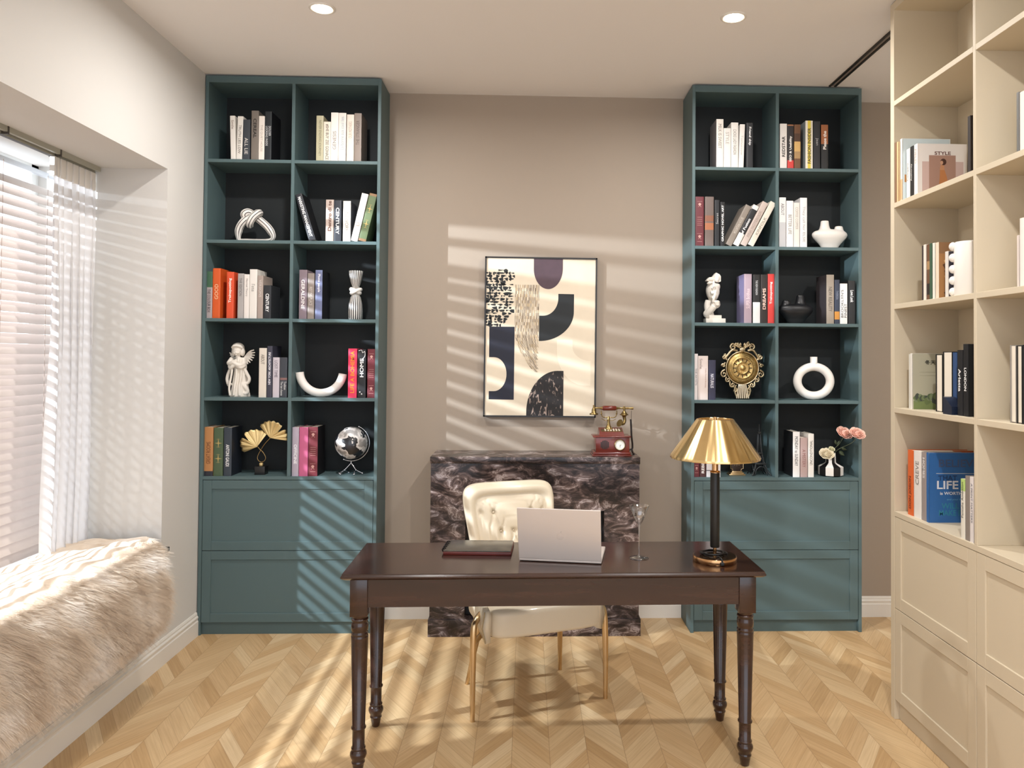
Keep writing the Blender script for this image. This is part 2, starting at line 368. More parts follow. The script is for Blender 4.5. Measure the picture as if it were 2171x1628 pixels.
# ---------------- teal cabinets ----------------
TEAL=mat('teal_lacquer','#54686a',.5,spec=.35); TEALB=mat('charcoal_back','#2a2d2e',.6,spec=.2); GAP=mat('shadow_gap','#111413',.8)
ZT=[2.559,2.121,1.697,1.271,.847]
def shaker(b,x0,x1,z0,z1,y,fr=.047,t=.018,rec=.006,M=None):
    # y = front plane, body goes to y+t ; recessed centre field with a small slope
    b.bbox(x0,x0+fr,y,y+t,z0,z1,.0012,0,M,1); b.bbox(x1-fr,x1,y,y+t,z0,z1,.0012,0,M,1)
    b.bbox(x0+fr,x1-fr,y,y+t,z1-fr,z1,.0012,0,M,1); b.bbox(x0+fr,x1-fr,y,y+t,z0,z0+fr,.0012,0,M,1)
    b.box(x0+fr-.001,x1-fr+.001,y+rec,y+t-.001,z0+fr-.001,z1-fr+.001,0,M)
def teal_cab(x0,x1,label,top):
    t=thing('built_in_bookcase',label,'bookcase',(x0,0,0),group='tall teal built-in bookcases')
    W=x1-x0; D=-.253; s=.0175
    b=MB(); b.bbox(0,s,D,0,0,top,.001,0,None,1); b.bbox(W-s,W,D,0,0,top,.001,0,None,1); b.box(s,W-s,D,0,2.975,top)
    b.box(s,W-s,D+.022,0,0,.066) ; b.box(s,W-s,D+.022,-.02,.066,.829); b.build('carcass',TEAL,t)
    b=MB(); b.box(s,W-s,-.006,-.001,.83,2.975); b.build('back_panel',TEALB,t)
    b=MB(); b.bbox(W/2-.009,W/2+.009,D,-.006,.847,2.975,.001,0,None,1); b.build('divider',TEAL,t)
    for z in ZT:
        b=MB()
        b.bbox(s,W-s if z==.847 else W/2-.009,D,-.006,z-.018,z,.001,0,None,1); b.build('shelf',TEAL,t)
        if z!=.847:
            b=MB(); b.bbox(W/2+.009,W-s,D,-.006,z-.018,z,.001,0,None,1); b.build('shelf',TEAL,t)
    for z0,z1 in ((.4515,.8265),(.0685,.4485)):
        b=MB(); shaker(b,s+.002,W-s-.002,z0,z1,D+.001); b.build('drawer_front',TEAL,t)
    return t
teal_cab(-1.751,-.8065,'tall teal built-in bookcase left of the fireplace, against the white wall',3.012)
teal_cab(.9026,1.8527,'tall teal built-in bookcase right of the fireplace, behind the brass lamp',3.012)
# ---------------- beige bookcase ----------------
CREAM=mat('cream_lacquer','#d0c3ab',.5,spec=.3)
ZB=[2.596,2.162,1.734,1.299,.866]
t=thing('built_in_bookcase','large cream built-in bookcase with open bays and lower cupboards along the right side','bookcase',(1.545,-1.216,0))
D=.285; yb=[-.031]; pw=.5665
b=MB(); b.bbox(0,D,-.031,0,0,CEIL-.004,.001,0,None,1); b.box(0,D,-1.8+.0,-.031,2.985,CEIL-.004); b.box(.022,D,-1.8,-.031,0,.075); b.box(.02,D-.01,-1.8,-.031,.075,.843)
b.box(0,D,-1.83,-1.8,0,CEIL-.004); b.box(.025,D,-1.79,-.035,-.0,.004,1); b.build('carcass',[CREAM,GAP],t)
b=MB(); b.box(D-.008,D-.001,-1.8,-.031,.85,2.985); b.build('back_panel',CREAM,t)
DV=[-.598-.0165,-.598-.0165-.5895]
ys=[-.031,-.598,-.6145,-1.187,-1.2035,-1.8]
for a in (1,3):
    b=MB(); b.bbox(0,D-.008,ys[a+1],ys[a],.866,2.985,.001,0,None,1); b.build('divider',CREAM,t)
for k in range(3):
    y1,y0=ys[2*k],ys[2*k+1]
    for z in ZB[:4]:
        b=MB(); b.bbox(0,D-.008,y0,y1,z-.021,z,.001,0,None,1); b.build('shelf',CREAM,t)
b=MB(); b.bbox(0,D-.008,-1.8,-.031,.8445,.866,.001,0,None,1); b.build('counter',CREAM,t)
RZ=Matrix.Rotation(R(-90),4,'Z')
for k in range(3):
    ya=ys[2*k]-.002 if k==0 else ys[2*k]+.007; yc=ys[2*k+1]-.0065
    for z0,z1 in ((.4645,.8425),(.0835,.4615)):
        b=MB(); shaker(b,-ya,-yc,z0,z1,0,.05,.018,.006,RZ); b.build('door',CREAM,t,loc=(.001,0,0))
# ---------------- marble fireplace surround ----------------
mm=bpy.data.materials.new('dark_marble'); mm.use_nodes=True; nt=mm.node_tree; N=nt.nodes; L=nt.links; pb=N['Principled BSDF']
tc=N.new('ShaderNodeTexCoord'); mp=N.new('ShaderNodeMapping'); mp.inputs['Rotation'].default_value=(0,R(25),0); mp.inputs['Scale'].default_value=(1,1,1.9); L.new(tc.outputs['Object'],mp.inputs[0])
n1=N.new('ShaderNodeTexNoise'); n1.inputs['Scale'].default_value=8.5; n1.inputs['Detail'].default_value=12; n1.inputs['Roughness'].default_value=.68; n1.inputs['Distortion'].default_value=1.3; L.new(mp.outputs[0],n1.inputs['Vector'])
n2=N.new('ShaderNodeTexNoise'); n2.inputs['Scale'].default_value=2.2; n2.inputs['Detail'].default_value=4; n2.inputs['Distortion'].default_value=.8; L.new(mp.outputs[0],n2.inputs['Vector'])
r1=ramp(nt,n1.outputs[0],[(.34,'#191311'),(.45,'#352a28'),(.52,'#5e4d48'),(.57,'#7f6e6a'),(.605,'#bcaeaa'),(.64,'#665450'),(.8,'#978985')])
r2=ramp(nt,n2.outputs[0],[(.4,'#2a2225'),(.56,'#ffffff')])
mx=N.new('ShaderNodeMix'); mx.data_type='RGBA'; mx.blend_type='MULTIPLY'; mx.inputs['Factor'].default_value=.5; L.new(r1.outputs[0],mx.inputs['A']); L.new(r2.outputs[0],mx.inputs['B']); L.new(mx.outputs['Result'],pb.inputs['Base Color']); pb.inputs['Roughness'].default_value=.22
t=thing('fireplace_surround','dark veined marble fireplace surround with black opening against the taupe wall','fireplace',(.052,0,0))
b=MB(); fy=-.285
b.box(-.565,-.378,fy,0,.092,.925); b.box(.372,.562,fy,0,.092,.925); b.box(-.378,.372,fy,0,.67,.925); b.build('surround',mm,t)
b=MB(); b.bbox(-.5685,.565,-.2935,0,.925,.9605,.002); b.build('mantel_shelf',mm,t)
b=MB(); b.bbox(-.572,.5715,-.2935,0,0,.0915,.0015); b.build('plinth',mm,t)
b=MB(); b.box(-.3775,.3715,-.2,-.01,.092,.6695); b.build('firebox',mat('firebox_black','#0e0e10',.5,bump=.1),t)
# ---------------- framed picture ----------------
t=thing('framed_picture','black framed abstract picture with dark curved shapes hung above the fireplace','picture',(.0735,-.001,1.155),(0,R(.25),0))
w,h=.647,.921; b=MB(); f=.0085
for a in ((-w/2,-w/2+f,0,h),(w/2-f,w/2,0,h),(-w/2,w/2,0,f),(-w/2,w/2,h-f,h)): b.box(a[0],a[1],-.032,0,a[2],a[3])
b.build('frame',mat('frame_black','#15110f',.35),t)
INK=mat('ink_black','#15191b',.6,var=.15); NAVY=mat('ink_navy','#16192a',.6); PLUM=mat('ink_plum','#4d3a42',.6,var=.1,vscale=20); PAPER=mat('paper_cream','#dfd1ba',.7,var=.04); PALE=mat('paper_pale','#ece0ca',.7); BRN=mat('ink_brown','#5e4a3a',.7); GOLD_=mat('ink_gold','#a88a58',.6)
dm=mat('ink_textured','#1c1716',.6); nt=dm.node_tree; n=nt.nodes.new('ShaderNodeTexNoise'); n.inputs['Scale'].default_value=42; n.inputs['Detail'].default_value=3; n.inputs['Distortion'].default_value=1.5
tc=nt.nodes.new('ShaderNodeTexCoord'); mp=nt.nodes.new('ShaderNodeMapping'); mp.inputs['Scale'].default_value=(1,1,.45); nt.links.new(tc.outputs['Object'],mp.inputs[0]); nt.links.new(mp.outputs[0],n.inputs['Vector'])
r=ramp(nt,n.outputs[0],[(.5,'#171313'),(.6,'#2c2422'),(.64,'#a08c80')]); nt.links.new(r.outputs[0],nt.nodes['Principled BSDF'].inputs['Base Color'])
b=MB(); b.box(-w/2+.004,w/2-.004,-.026,-.004,.004,h-.004); b.build('canvas',PAPER,t)
b=MB(); Z=lambda q:(-w/2+q[0]*w, q[1]*h)
def shp(poly,mi,y): 
    P=[Z(q) for q in poly]; b.add([(x,y,z) for x,z in P],[tuple(range(len(P)))],mi)
def arc(cx,cy,rx,ry,a0,a1,n=20): return [(cx+rx*COS(R(a0+(a1-a0)*k/n)),cy+ry*SIN(R(a0+(a1-a0)*k/n))) for k in range(n+1)]
top=1-.0092
shp([(.433,top),(.692,top)]+arc(.5625,.93,.1295,.129,0,-180,28),2,-.0268)            # plum oval
shp([(.655,.772),(.795,.771)]+arc(.486,.66,.309,.185,0,-90,24)+[(.486,.634)]+arc(.52,.745,.135,.111,-90,0,14),0,-.0268)  # black hook
shp([(.646,.485),(.787,.486)]+arc(.95,.44,.163,.086,180,270,14)+[(.951,.199)]+arc(.90,.42,.252,.221,270,180,20),4,-.0266)  # pale hook
shp([(.269,.562),(.269,.107),(.047,.108),(.047,.159),(.09,.159)]+arc(.09,.265,.112,.106,-90,90,24)+[(.046,.371),(.045,.562)],1,-.0268)
shp([(.709,.29),(.71,.0095),(.381,.0095)]+arc(.66,.03,.279,.26,178,92,22),3,-.0268)
rnd=random.Random(5)
for row in range(20):                                                                 # dabs
    y=.918-row*.0180
    x=.012
    while x<.262:
        ww=rnd.uniform(.016,.055); hh=rnd.uniform(.006,.022); fl=rnd.random()<.5
        xr=.268 if y>.66 else .268-.10*((.66-y)/.09)**1.5
        if x+ww<xr and rnd.random()<.86:
            x2=x+ww; u_=[(0,-.1),(.3,-rnd.uniform(.2,1)),(.85,-1),(1,-rnd.uniform(.3,.9)),(.95,.3),(.45,rnd.uniform(.0,.3))]
            b.add([(-w/2+(x+(1-p if fl else p)*ww)*w,-.0268,(y+q*hh)*h) for p,q in u_],[tuple(range(6))],0)
        x+=ww*rnd.uniform(.85,1.25)
for k in range(26):                                                                   # brushed lines
    x0=.273+k*.0083; pts=[]
    tail=.26+.22*(1-min(1,(k)/17)); 
    for j in range(30):
        s=j/29; z=.826-(.826-.26)*s
        bend=max(0,(s-.5)/.5); xx=x0+bend**1.8*(.20)+.0012*SIN(31*s+k*2.1)
        if xx>.484 or z<tail-.19: break
        pts.append((xx,z))
    for j in range(len(pts)-1):
        if rnd.random()<.12: continue
        wd_=.0016*rnd.uniform(.5,1.6)
        (xa,za),(xb,zb)=pts[j],pts[j+1]
        b.add([(-w/2+(xa-wd_)*w,-.0266,za*h),(-w/2+(xb-wd_)*w,-.0266,zb*h),(-w/2+(xb+wd_)*w,-.0266,zb*h),(-w/2+(xa+wd_)*w,-.0266,za*h)],[(0,1,2,3)],5 if rnd.random()<.7 else 6)
b.build('painted_shapes',[INK,NAVY,PLUM,dm,PALE,BRN,GOLD_],t,fix=False)
# ---------------- desk ----------------
WOOD=mat('dark_walnut','#4a2618',.2,coat=.35,spec=.5)
nt=WOOD.node_tree; n=nt.nodes.new('ShaderNodeTexNoise'); n.inputs['Scale'].default_value=3; n.inputs['Detail'].default_value=6; tc=nt.nodes.new('ShaderNodeTexCoord'); mp=nt.nodes.new('ShaderNodeMapping'); mp.inputs['Scale'].default_value=(1.2,14,14); nt.links.new(tc.outputs['Object'],mp.inputs[0]); nt.links.new(mp.outputs[0],n.inputs['Vector'])
r=ramp(nt,n.outputs[0],[(.3,'#28150f'),(.7,'#3a2219')]); nt.links.new(r.outputs[0],nt.nodes['Principled BSDF'].inputs['Base Color']); nt.nodes['Principled BSDF'].inputs['Coat Roughness'].default_value=.12
ZD=.725
desk=thing('writing_desk','dark walnut writing desk with turned legs in the middle of the room','desk',(.107,-1.4245,0),(0,0,R(.87)))
b=MB(); hx,hy=.765,.2315
prof=[(0,ZD),(.0,ZD-.003),(.004,ZD-.009),(.004,ZD-.014),(-.004,ZD-.020),(-.012,ZD-.024),(-.022,ZD-.026)]
vs=[]
for o_,z in prof: vs+=[(-hx+.004-o_,-hy+.004-o_,z),(hx-.004+o_,-hy+.004-o_,z),(hx-.004+o_,hy-.004+o_,z),(-hx+.004-o_,hy-.004+o_,z)]
fs=[(0,1,2,3)]+[(i*4+k,i*4+(k+1)%4,i*4+4+(k+1)%4,i*4+4+k) for i in range(len(prof)-1) for k in range(4)]+[tuple(len(vs)-4+k for k in (3,2,1,0))]
b.add(vs,fs); b.build('desktop',WOOD,desk)
b=MB(); lx,ly=.706,.172
b.box(-lx+.028,lx-.028,-ly-.024,-ly-.004,.598,ZD-.026); b.box(-lx+.028,lx-.028,ly+.004,ly+.024,.598,ZD-.026)
b.box(-lx-.024,-lx-.004,-ly+.028,ly-.028,.598,ZD-.026); b.box(lx+.004,lx+.024,-ly+.028,ly-.028,.598,ZD-.026); b.build('apron',WOOD,desk)
lp=[(.012,0),(.0155,.003),(.0205,.03),(.0205,.036),(.0235,.038),(.0235,.042),(.0195,.0445),(.026,.055),(.030,.066),(.0295,.074),(.024,.083),(.021,.0865),(.0255,.0885),(.0255,.0925),(.0215,.095),(.0222,.155),(.0222,.158),(.0265,.160),(.0265,.165),(.0225,.168),(.0305,.485),(.0305,.490),(.027,.493),(.0305,.497),(.0305,.502),(.026,.505),(.0295,.511),(.031,.525),(.030,.538),(.0255,.545),(.0305,.548),(.0305,.553),(.026,.556)]
for sx in (-1,1):
    for sy in (-1,1):
        b=MB(); b.lathe(lp,(sx*lx,sy*ly,0),28); b.lathe([(.026,.556),(.0315,.572)],(sx*lx,sy*ly,0),28); b.bbox(sx*lx-.031,sx*lx+.031,sy*ly-.031,sy*ly+.031,.566,ZD-.0262,.002); b.build('leg',WOOD,desk)
# ---------------- chair ----------------
LEA=mat('cream_leather','#dfd2ba',.42,bump=.12,bscale=420,spec=.45,coat=.1); SEAM=mat('leather_seam','#a8956f',.6)
BR=mat('brushed_gold','#d2b68c',.3,1.0)
ch=thing('tufted_chair','cream leather armless chair with tufted back and gold legs behind the desk','chair',(.0122,-.9655,0),(0,0,R(19.5)))
for sx in (-1,1):
    b=MB(); p=bez([(sx*.302,-.178,0),(sx*.302,-.176,.2),(sx*.298,-.17,.365),(sx*.285,-.155,.40),(sx*.25,-.12,.418),(sx*.2,-.06,.42)],6)
    b.tube(p,[.0095+.004*min(1,i/8) for i in range(len(p))],14); b.lathe([(.0085,0),(.0085,.004)],(sx*.302,-.178,0),14,1); b.build('front_leg',[BR,mat('rubber_dark','#2b2622',.7)],ch)
    b=MB(); b.tube([(sx*.23,.178,0),(sx*.205,.12,.2),(sx*.19,.085,.335)],[.009,.0125,.0135],14); b.build('rear_leg',BR,ch)
    b=MB(); b.tube([(sx*.298,-.165,.31),(sx*.2,-.04,.325)],.009,8,flat=1.5); b.tube([(sx*.2,-.04,.325),(sx*.19,.085,.33)],.009,8); b.build('bracket',BR,ch)
# seat cushion
def superbox(b,c,h,e=.35,nu=48,nv=24,mi=0):
    vs=[];fs=[]; sp=lambda v,p: math.copysign(abs(v)**p,v)
    for j in range(nv+1):
        ph=-PI/2+PI*j/nv
        for i in range(nu):
            th=2*PI*i/nu
            vs.append((c[0]+h[0]*sp(COS(ph),e)*sp(COS(th),e),c[1]+h[1]*sp(COS(ph),e)*sp(SIN(th),e),c[2]+h[2]*sp(SIN(ph),e)))
    for j in range(nv):
        for i in range(nu): fs.append((j*nu+i,j*nu+(i+1)%nu,(j+1)*nu+(i+1)%nu,(j+1)*nu+i))
    b.add(vs,fs,mi,True)
b=MB(); superbox(b,(0.02,-.02,.392),(.262,.215,.066),.3); b.build('seat',LEA,ch)
for sx in (-1,1):
    b=MB(); n=14; vs=[];fs=[]
    for i in range(n+1):
        s=i/n; y=-.218+.40*s; zt=.455+.10*s*s; zb=.322+.01*s; x=sx*(.262-.045*s)
        cs=[(x-sx*.022,zb+.006),(x,zb),(x+sx*.014,(zt+zb)/2),(x+sx*.004,zt),(x-sx*.018,zt+.004),(x-sx*.026,zt-.02)]
        vs+=[(a,y,c) for a,c in cs]
    for i in range(n):
        for k in range(6): fs.append((i*6+k,i*6+(k+1)%6,i*6+6+(k+1)%6,i*6+6+k))
    fs+=[tuple(range(6)),tuple(range(n*6,n*6+6))]
    b.add(vs,fs,0,True); b.tube([(sx*.262,-.221,.328),(sx*.277,-.222,.39),(sx*.266,-.221,.455)],.0022,6,1); b.build('side_wing',[LEA,SEAM],ch)
# backrest
def backrest():
    b=MB(); NR,NA=40,112; Zb,Zt=.40,.895
    def outline(a):
        # rounded trapezoid in local (x,z) centred (0,zc)
        zc=(Zb+Zt)/2; hz=(Zt-Zb)/2; e=.30; sp=lambda v,p: math.copysign(abs(v)**p,v)
        x=sp(COS(a),e); z=sp(SIN(a),e); s=(z+1)/2; hw=.178+(.2425-.178)*s
        return x*hw, z*hz
    zc=(Zb+Zt)/2
    def yplane(z): return .145+ (z-.4)*.30            # reclines backwards
    rb=.79
    def depth(r,x,z):
        if r>rb:
            q=(r-rb)/(1-rb); return .013+.017*math.sqrt(max(0,1-(2*q-1)**2))-.03*max(0,q-.5)*2*(q>.5)*(2*q-1)
        q=r/rb; base=.012+.020*(1-q**4)
        # diamond tufting
        px=.062; pz=.085; d=0; best=9
        for jz in range(-3,4):
            off=(px/2 if jz%2 else 0)
            for ix in range(-4,5):
                dx=x-(ix*px+off); dz=z-(.03+jz*pz)
                best=min(best,math.hypot(dx,dz))
        dim=.020*math.exp(-(best/.011)**2)
        # creases between buttons (diagonals) and vertical pleats at the top
        if z<.03+2.2*pz-.06:
            u1=(x/px+(z-.03)/(2*pz))%1; u2=(x/px-(z-.03)/(2*pz))%1
            cr=max(math.exp(-((min(u1,1-u1))/.07)**2),math.exp(-((min(u2,1-u2))/.07)**2))
        else:
            off=0
            u=(x/px)%1; cr=math.exp(-((min(u,1-u))/.06)**2)
        fade=max(0,1-q**6)
        return base-(dim+.0065*cr)*fade
    vs=[];fs=[];ms=[]
    rr=[i/NR for i in range(NR+1)]
    for r in rr:
        for k in range(NA):
            a=2*PI*k/NA; x,z=outline(a); x*=r;z*=r; vs.append((x,yplane(zc+z)-depth(r,x,z),zc+z))
    for i in range(NR):
        for k in range(NA): fs.append((i*NA+k,i*NA+(k+1)%NA,(i+1)*NA+(k+1)%NA,(i+1)*NA+k)); ms.append(0)
    n0=len(vs)
    for r in (1,.99,.95,.85,.5,0.0):
        for k in range(NA):
            a=2*PI*k/NA; x,z=outline(a); vs.append((x*r,yplane(zc+z*r)+.012+.030*(1-r**6),zc+z*r))
    fs+= [((NR)*NA+k,(NR)*NA+(k+1)%NA,n0+(k+1)%NA,n0+k) for k in range(NA)]
    for i in range(5):
        for k in range(NA): fs.append((n0+i*NA+k,n0+i*NA+(k+1)%NA,n0+(i+1)*NA+(k+1)%NA,n0+(i+1)*NA+k))
    b.add(vs,fs,0,True); b.build('backrest',LEA,ch,fix=False)
    s=MB(); pts=[]
    for k in range(NA):
        a=2*PI*k/NA; x,z=outline(a); x*=rb;z*=rb; pts.append((x,yplane(zc+z)-.0142,zc+z))
    s.tube(pts,.0016,6,closed=True); s.build('piping',SEAM,ch)
    s=MB()
    for jz in range(-2,2):
        off=(.031 if jz%2 else 0)
        for ix in range(-2,3):
            x=ix*.062+off; z=.03+jz*.085
            if abs(x)<.15*(.8+.2*(z+.25)/.5): s.ell((x,yplane(zc+z)-.016,zc+z),(.006,.004,.006),10,6)
    s.build('buttons',LEA,ch)
backrest()
# ---------------- laptop ----------------
ALU=mat('brushed_aluminium','#cfc5be',.42,.2); 
la=R(-9.9); lap=thing('laptop','open silver laptop seen from behind, standing on the desk','laptop',(.1295,-1.516,ZD),(0,0,la))
b=MB(); b.bbox(-.157,.157,0,.215,.002,.0155,.004); b.build('base',ALU,lap)
b=MB(); b.box(-.14,.14,.03,.125,.0155,.0162); b.build('keyboard',mat('keys_dark','#1c1c1e',.6),lap)
M_=Matrix.Translation((0,.004,.012))@Matrix.Rotation(R(15),4,'X')
lid=MB(); lid.bbox(-.157,.157,-.0055,0.0,0,.208,.0025,0,M_,3)
lo=lid.build('lid',ALU,lap)
b=MB(); b.box(-.15,.15,.0002,.0012,.008,.2,0,M_); b.build('screen',mat('screen_dark','#101014',.15),lo)
# emblem on the lid
def emblem(parent,M,c,s,m):
    P=[]
    for k in range(60):
        a=2*PI*k/60; r=s*(1+.06*COS(2*a)+.10*abs(COS(a))-.10*max(0,SIN(a))**8-.05*max(0,-SIN(a))**10)
        x=r*COS(a)*.9; z=r*SIN(a)
        dx=x-1.12*s; dz=z-.12*s; dd=math.hypot(dx,dz)
        if dd<.42*s: x=1.12*s+dx/dd*.42*s if dd>0 else x
        P.append((c[0]+x,c[1]+z))
    b=MB(); b.add([M@Vector((x,-.0062,z)) for x,z in P],[tuple(range(60))])
    L=[(c[0]+.05*s,c[1]+1.15*s),(c[0]+.12*s,c[1]+1.5*s),(c[0]+.42*s,c[1]+1.72*s),(c[0]+.38*s,c[1]+1.35*s)]
    b.add([M@Vector((x,-.0062,z)) for x,z in L],[(0,1,2,3)])
    b.build('emblem',m,parent,fix=False)
emblem(lo,M_,(.004,.098),.013,mat('emblem_grey','#d6cdc8',.25,.3))
# ---------------- folder tray ----------------
t=thing('document_tray','flat dark grey tray with red brown edge on the desk, left of the laptop','tray',(-.185,-1.322,ZD),(0,0,R(-2.8)))
b=MB(); b.bbox(-.133,.133,-.087,.087,0,.013,.002); b.build('tray_base',mat('red_brown','#5a1e18',.35),t)
b=MB(); b.bbox(-.131,.131,-.085,.085,.013,.018,.0015); b.build('cover',mat('smoke_grey','#4f4a42',.22,.3),t)
b=MB()
for k in range(5): b.tube(bez([(-.137,-.06+k*.028,.006),(-.14,-.06+k*.028,.016),(-.132,-.058+k*.028,.021),(-.126,-.056+k*.028,.017)],4),.0024,8)
b.build('ring_binding',mat('dark_rings','#1a1614',.25,.6),t)
# ---------------- martini glass ----------------
gl=bpy.data.materials.new('clear_glass'); gl.use_nodes=True; nt=gl.node_tree; nt.nodes.remove(nt.nodes['Principled BSDF'])
tr=nt.nodes.new('ShaderNodeBsdfTransparent'); gg=nt.nodes.new('ShaderNodeBsdfGlossy'); gg.inputs['Roughness'].default_value=.03; lw=nt.nodes.new('ShaderNodeLayerWeight'); lw.inputs['Blend'].default_value=.22
mp_=nt.nodes.new('ShaderNodeMapRange'); mp_.inputs['To Min'].default_value=.16; mp_.inputs['To Max'].default_value=.95; nt.links.new(lw.outputs['Facing'],mp_.inputs[0])
x=nt.nodes.new('ShaderNodeMixShader'); nt.links.new(mp_.outputs[0],x.inputs[0]); nt.links.new(tr.outputs[0],x.inputs[1]); nt.links.new(gg.outputs[0],x.inputs[2]); nt.links.new(x.outputs[0],nt.nodes['Material Output'].inputs[0])
t=thing('martini_glass','clear stemmed martini glass standing on the desk between laptop and lamp','glass',(.439,-1.451,ZD))
b=MB(); b.lathe([(.036,.0),(.037,.0015),(.03,.004),(.008,.007),(.0038,.012)],seg=40); b.build('foot',gl,t)
b=MB(); b.lathe([(.0038,.012),(.003,.05),(.003,.105),(.005,.125),(.006,.13)],seg=20,caps=False); b.build('stem',gl,t)
b=MB(); b.lathe([(.001,.128),(.006,.13),(.014,.142),(.0385,.203),(.0372,.203),(.013,.1435),(.005,.134),(.001,.133)],seg=40,caps=False); b.build('bowl',gl,t)
# ---------------- table lamp ----------------
BRASS=mat('brushed_brass','#ecd097',.27,1.0,aniso=.85); BRASS.node_tree.nodes['Principled BSDF'].inputs['Anisotropic Rotation'].default_value=.25; BRP=mat('rose_brass','#c79a6c',.22,1.0,aniso=.3)
t=thing('table_lamp','brass table lamp with wide cone shade and black column on the desk','lamp',(.725,-1.49,ZD))
b=MB(); b.lathe([(.081,0),(.083,.002),(.083,.019),(.0815,.0215)],seg=56); b.build('base',BRP,t)
b=MB(); b.lathe([(.0805,.0216),(.079,.0225)],seg=56); b.build('base_top',mat('smoked_top','#4a3826',.15,.7),t)
b=MB(); b.lathe([(.0065,.0225),(.0065,.055)],seg=20); b.build('lower_stem',BRP,t)
b=MB(); b.lathe([(.019,.337),(.019,.343),(.0125,.344),(.012,.346),(.012,.53)],seg=28); b.build('upper_stem',BRP,t)
b=MB(); b.lathe([(.0165,.052),(.0178,.055),(.0178,.335),(.0165,.338)],seg=32); b.build('column',mat('black_leather','#15130f',.45),t)
b=MB(); rp=lambda a:.006*SIN(24*a)+.004*SIN(7*a+1); pr=[(.170,.392),(.171,.396),(.168,.404),(.071,.541),(.067,.543),(.0655,.541),(.166,.402),(.1675,.394)]
b.lathe(pr+[pr[0]],seg=144,ripple=rp,caps=False)
b.build('lamp_shade',BRASS,t)
b=MB()
for k in range(3): a=2*PI*k/3; b.tube([(0,0,.53),(.066*COS(a),.066*SIN(a),.536)],.0017,6)
b.lathe([(.006,.525),(.006,.548),(.004,.55)],seg=16); b.build('spider',BRP,t)
b=MB(); b.ell((0,0,.46),(.028,.028,.034)); b.build('bulb',mat('frosted_bulb','#f2ece0',.4),t)
b=MB(); pts=[]
for k in range(70):
    a=k*.27; r=.03+.026*SIN(k*.11+1)**2; pts.append((r*COS(a),r*SIN(a)*.8,.026+.0014*(k//12)+.003*SIN(k*.5)**2))
b.tube(pts,.0028,6); b.tube(bez([(.0,-.05,.03),(.005,-.08,.027),(.008,-.0855,.012),(.006,-.086,.004)],5),.003,6); b.bbox(.0,.014,-.091,-.085,.004,.016,.002); b.build('power_cord',mat('cord_black','#0f0d0c',.5),t)
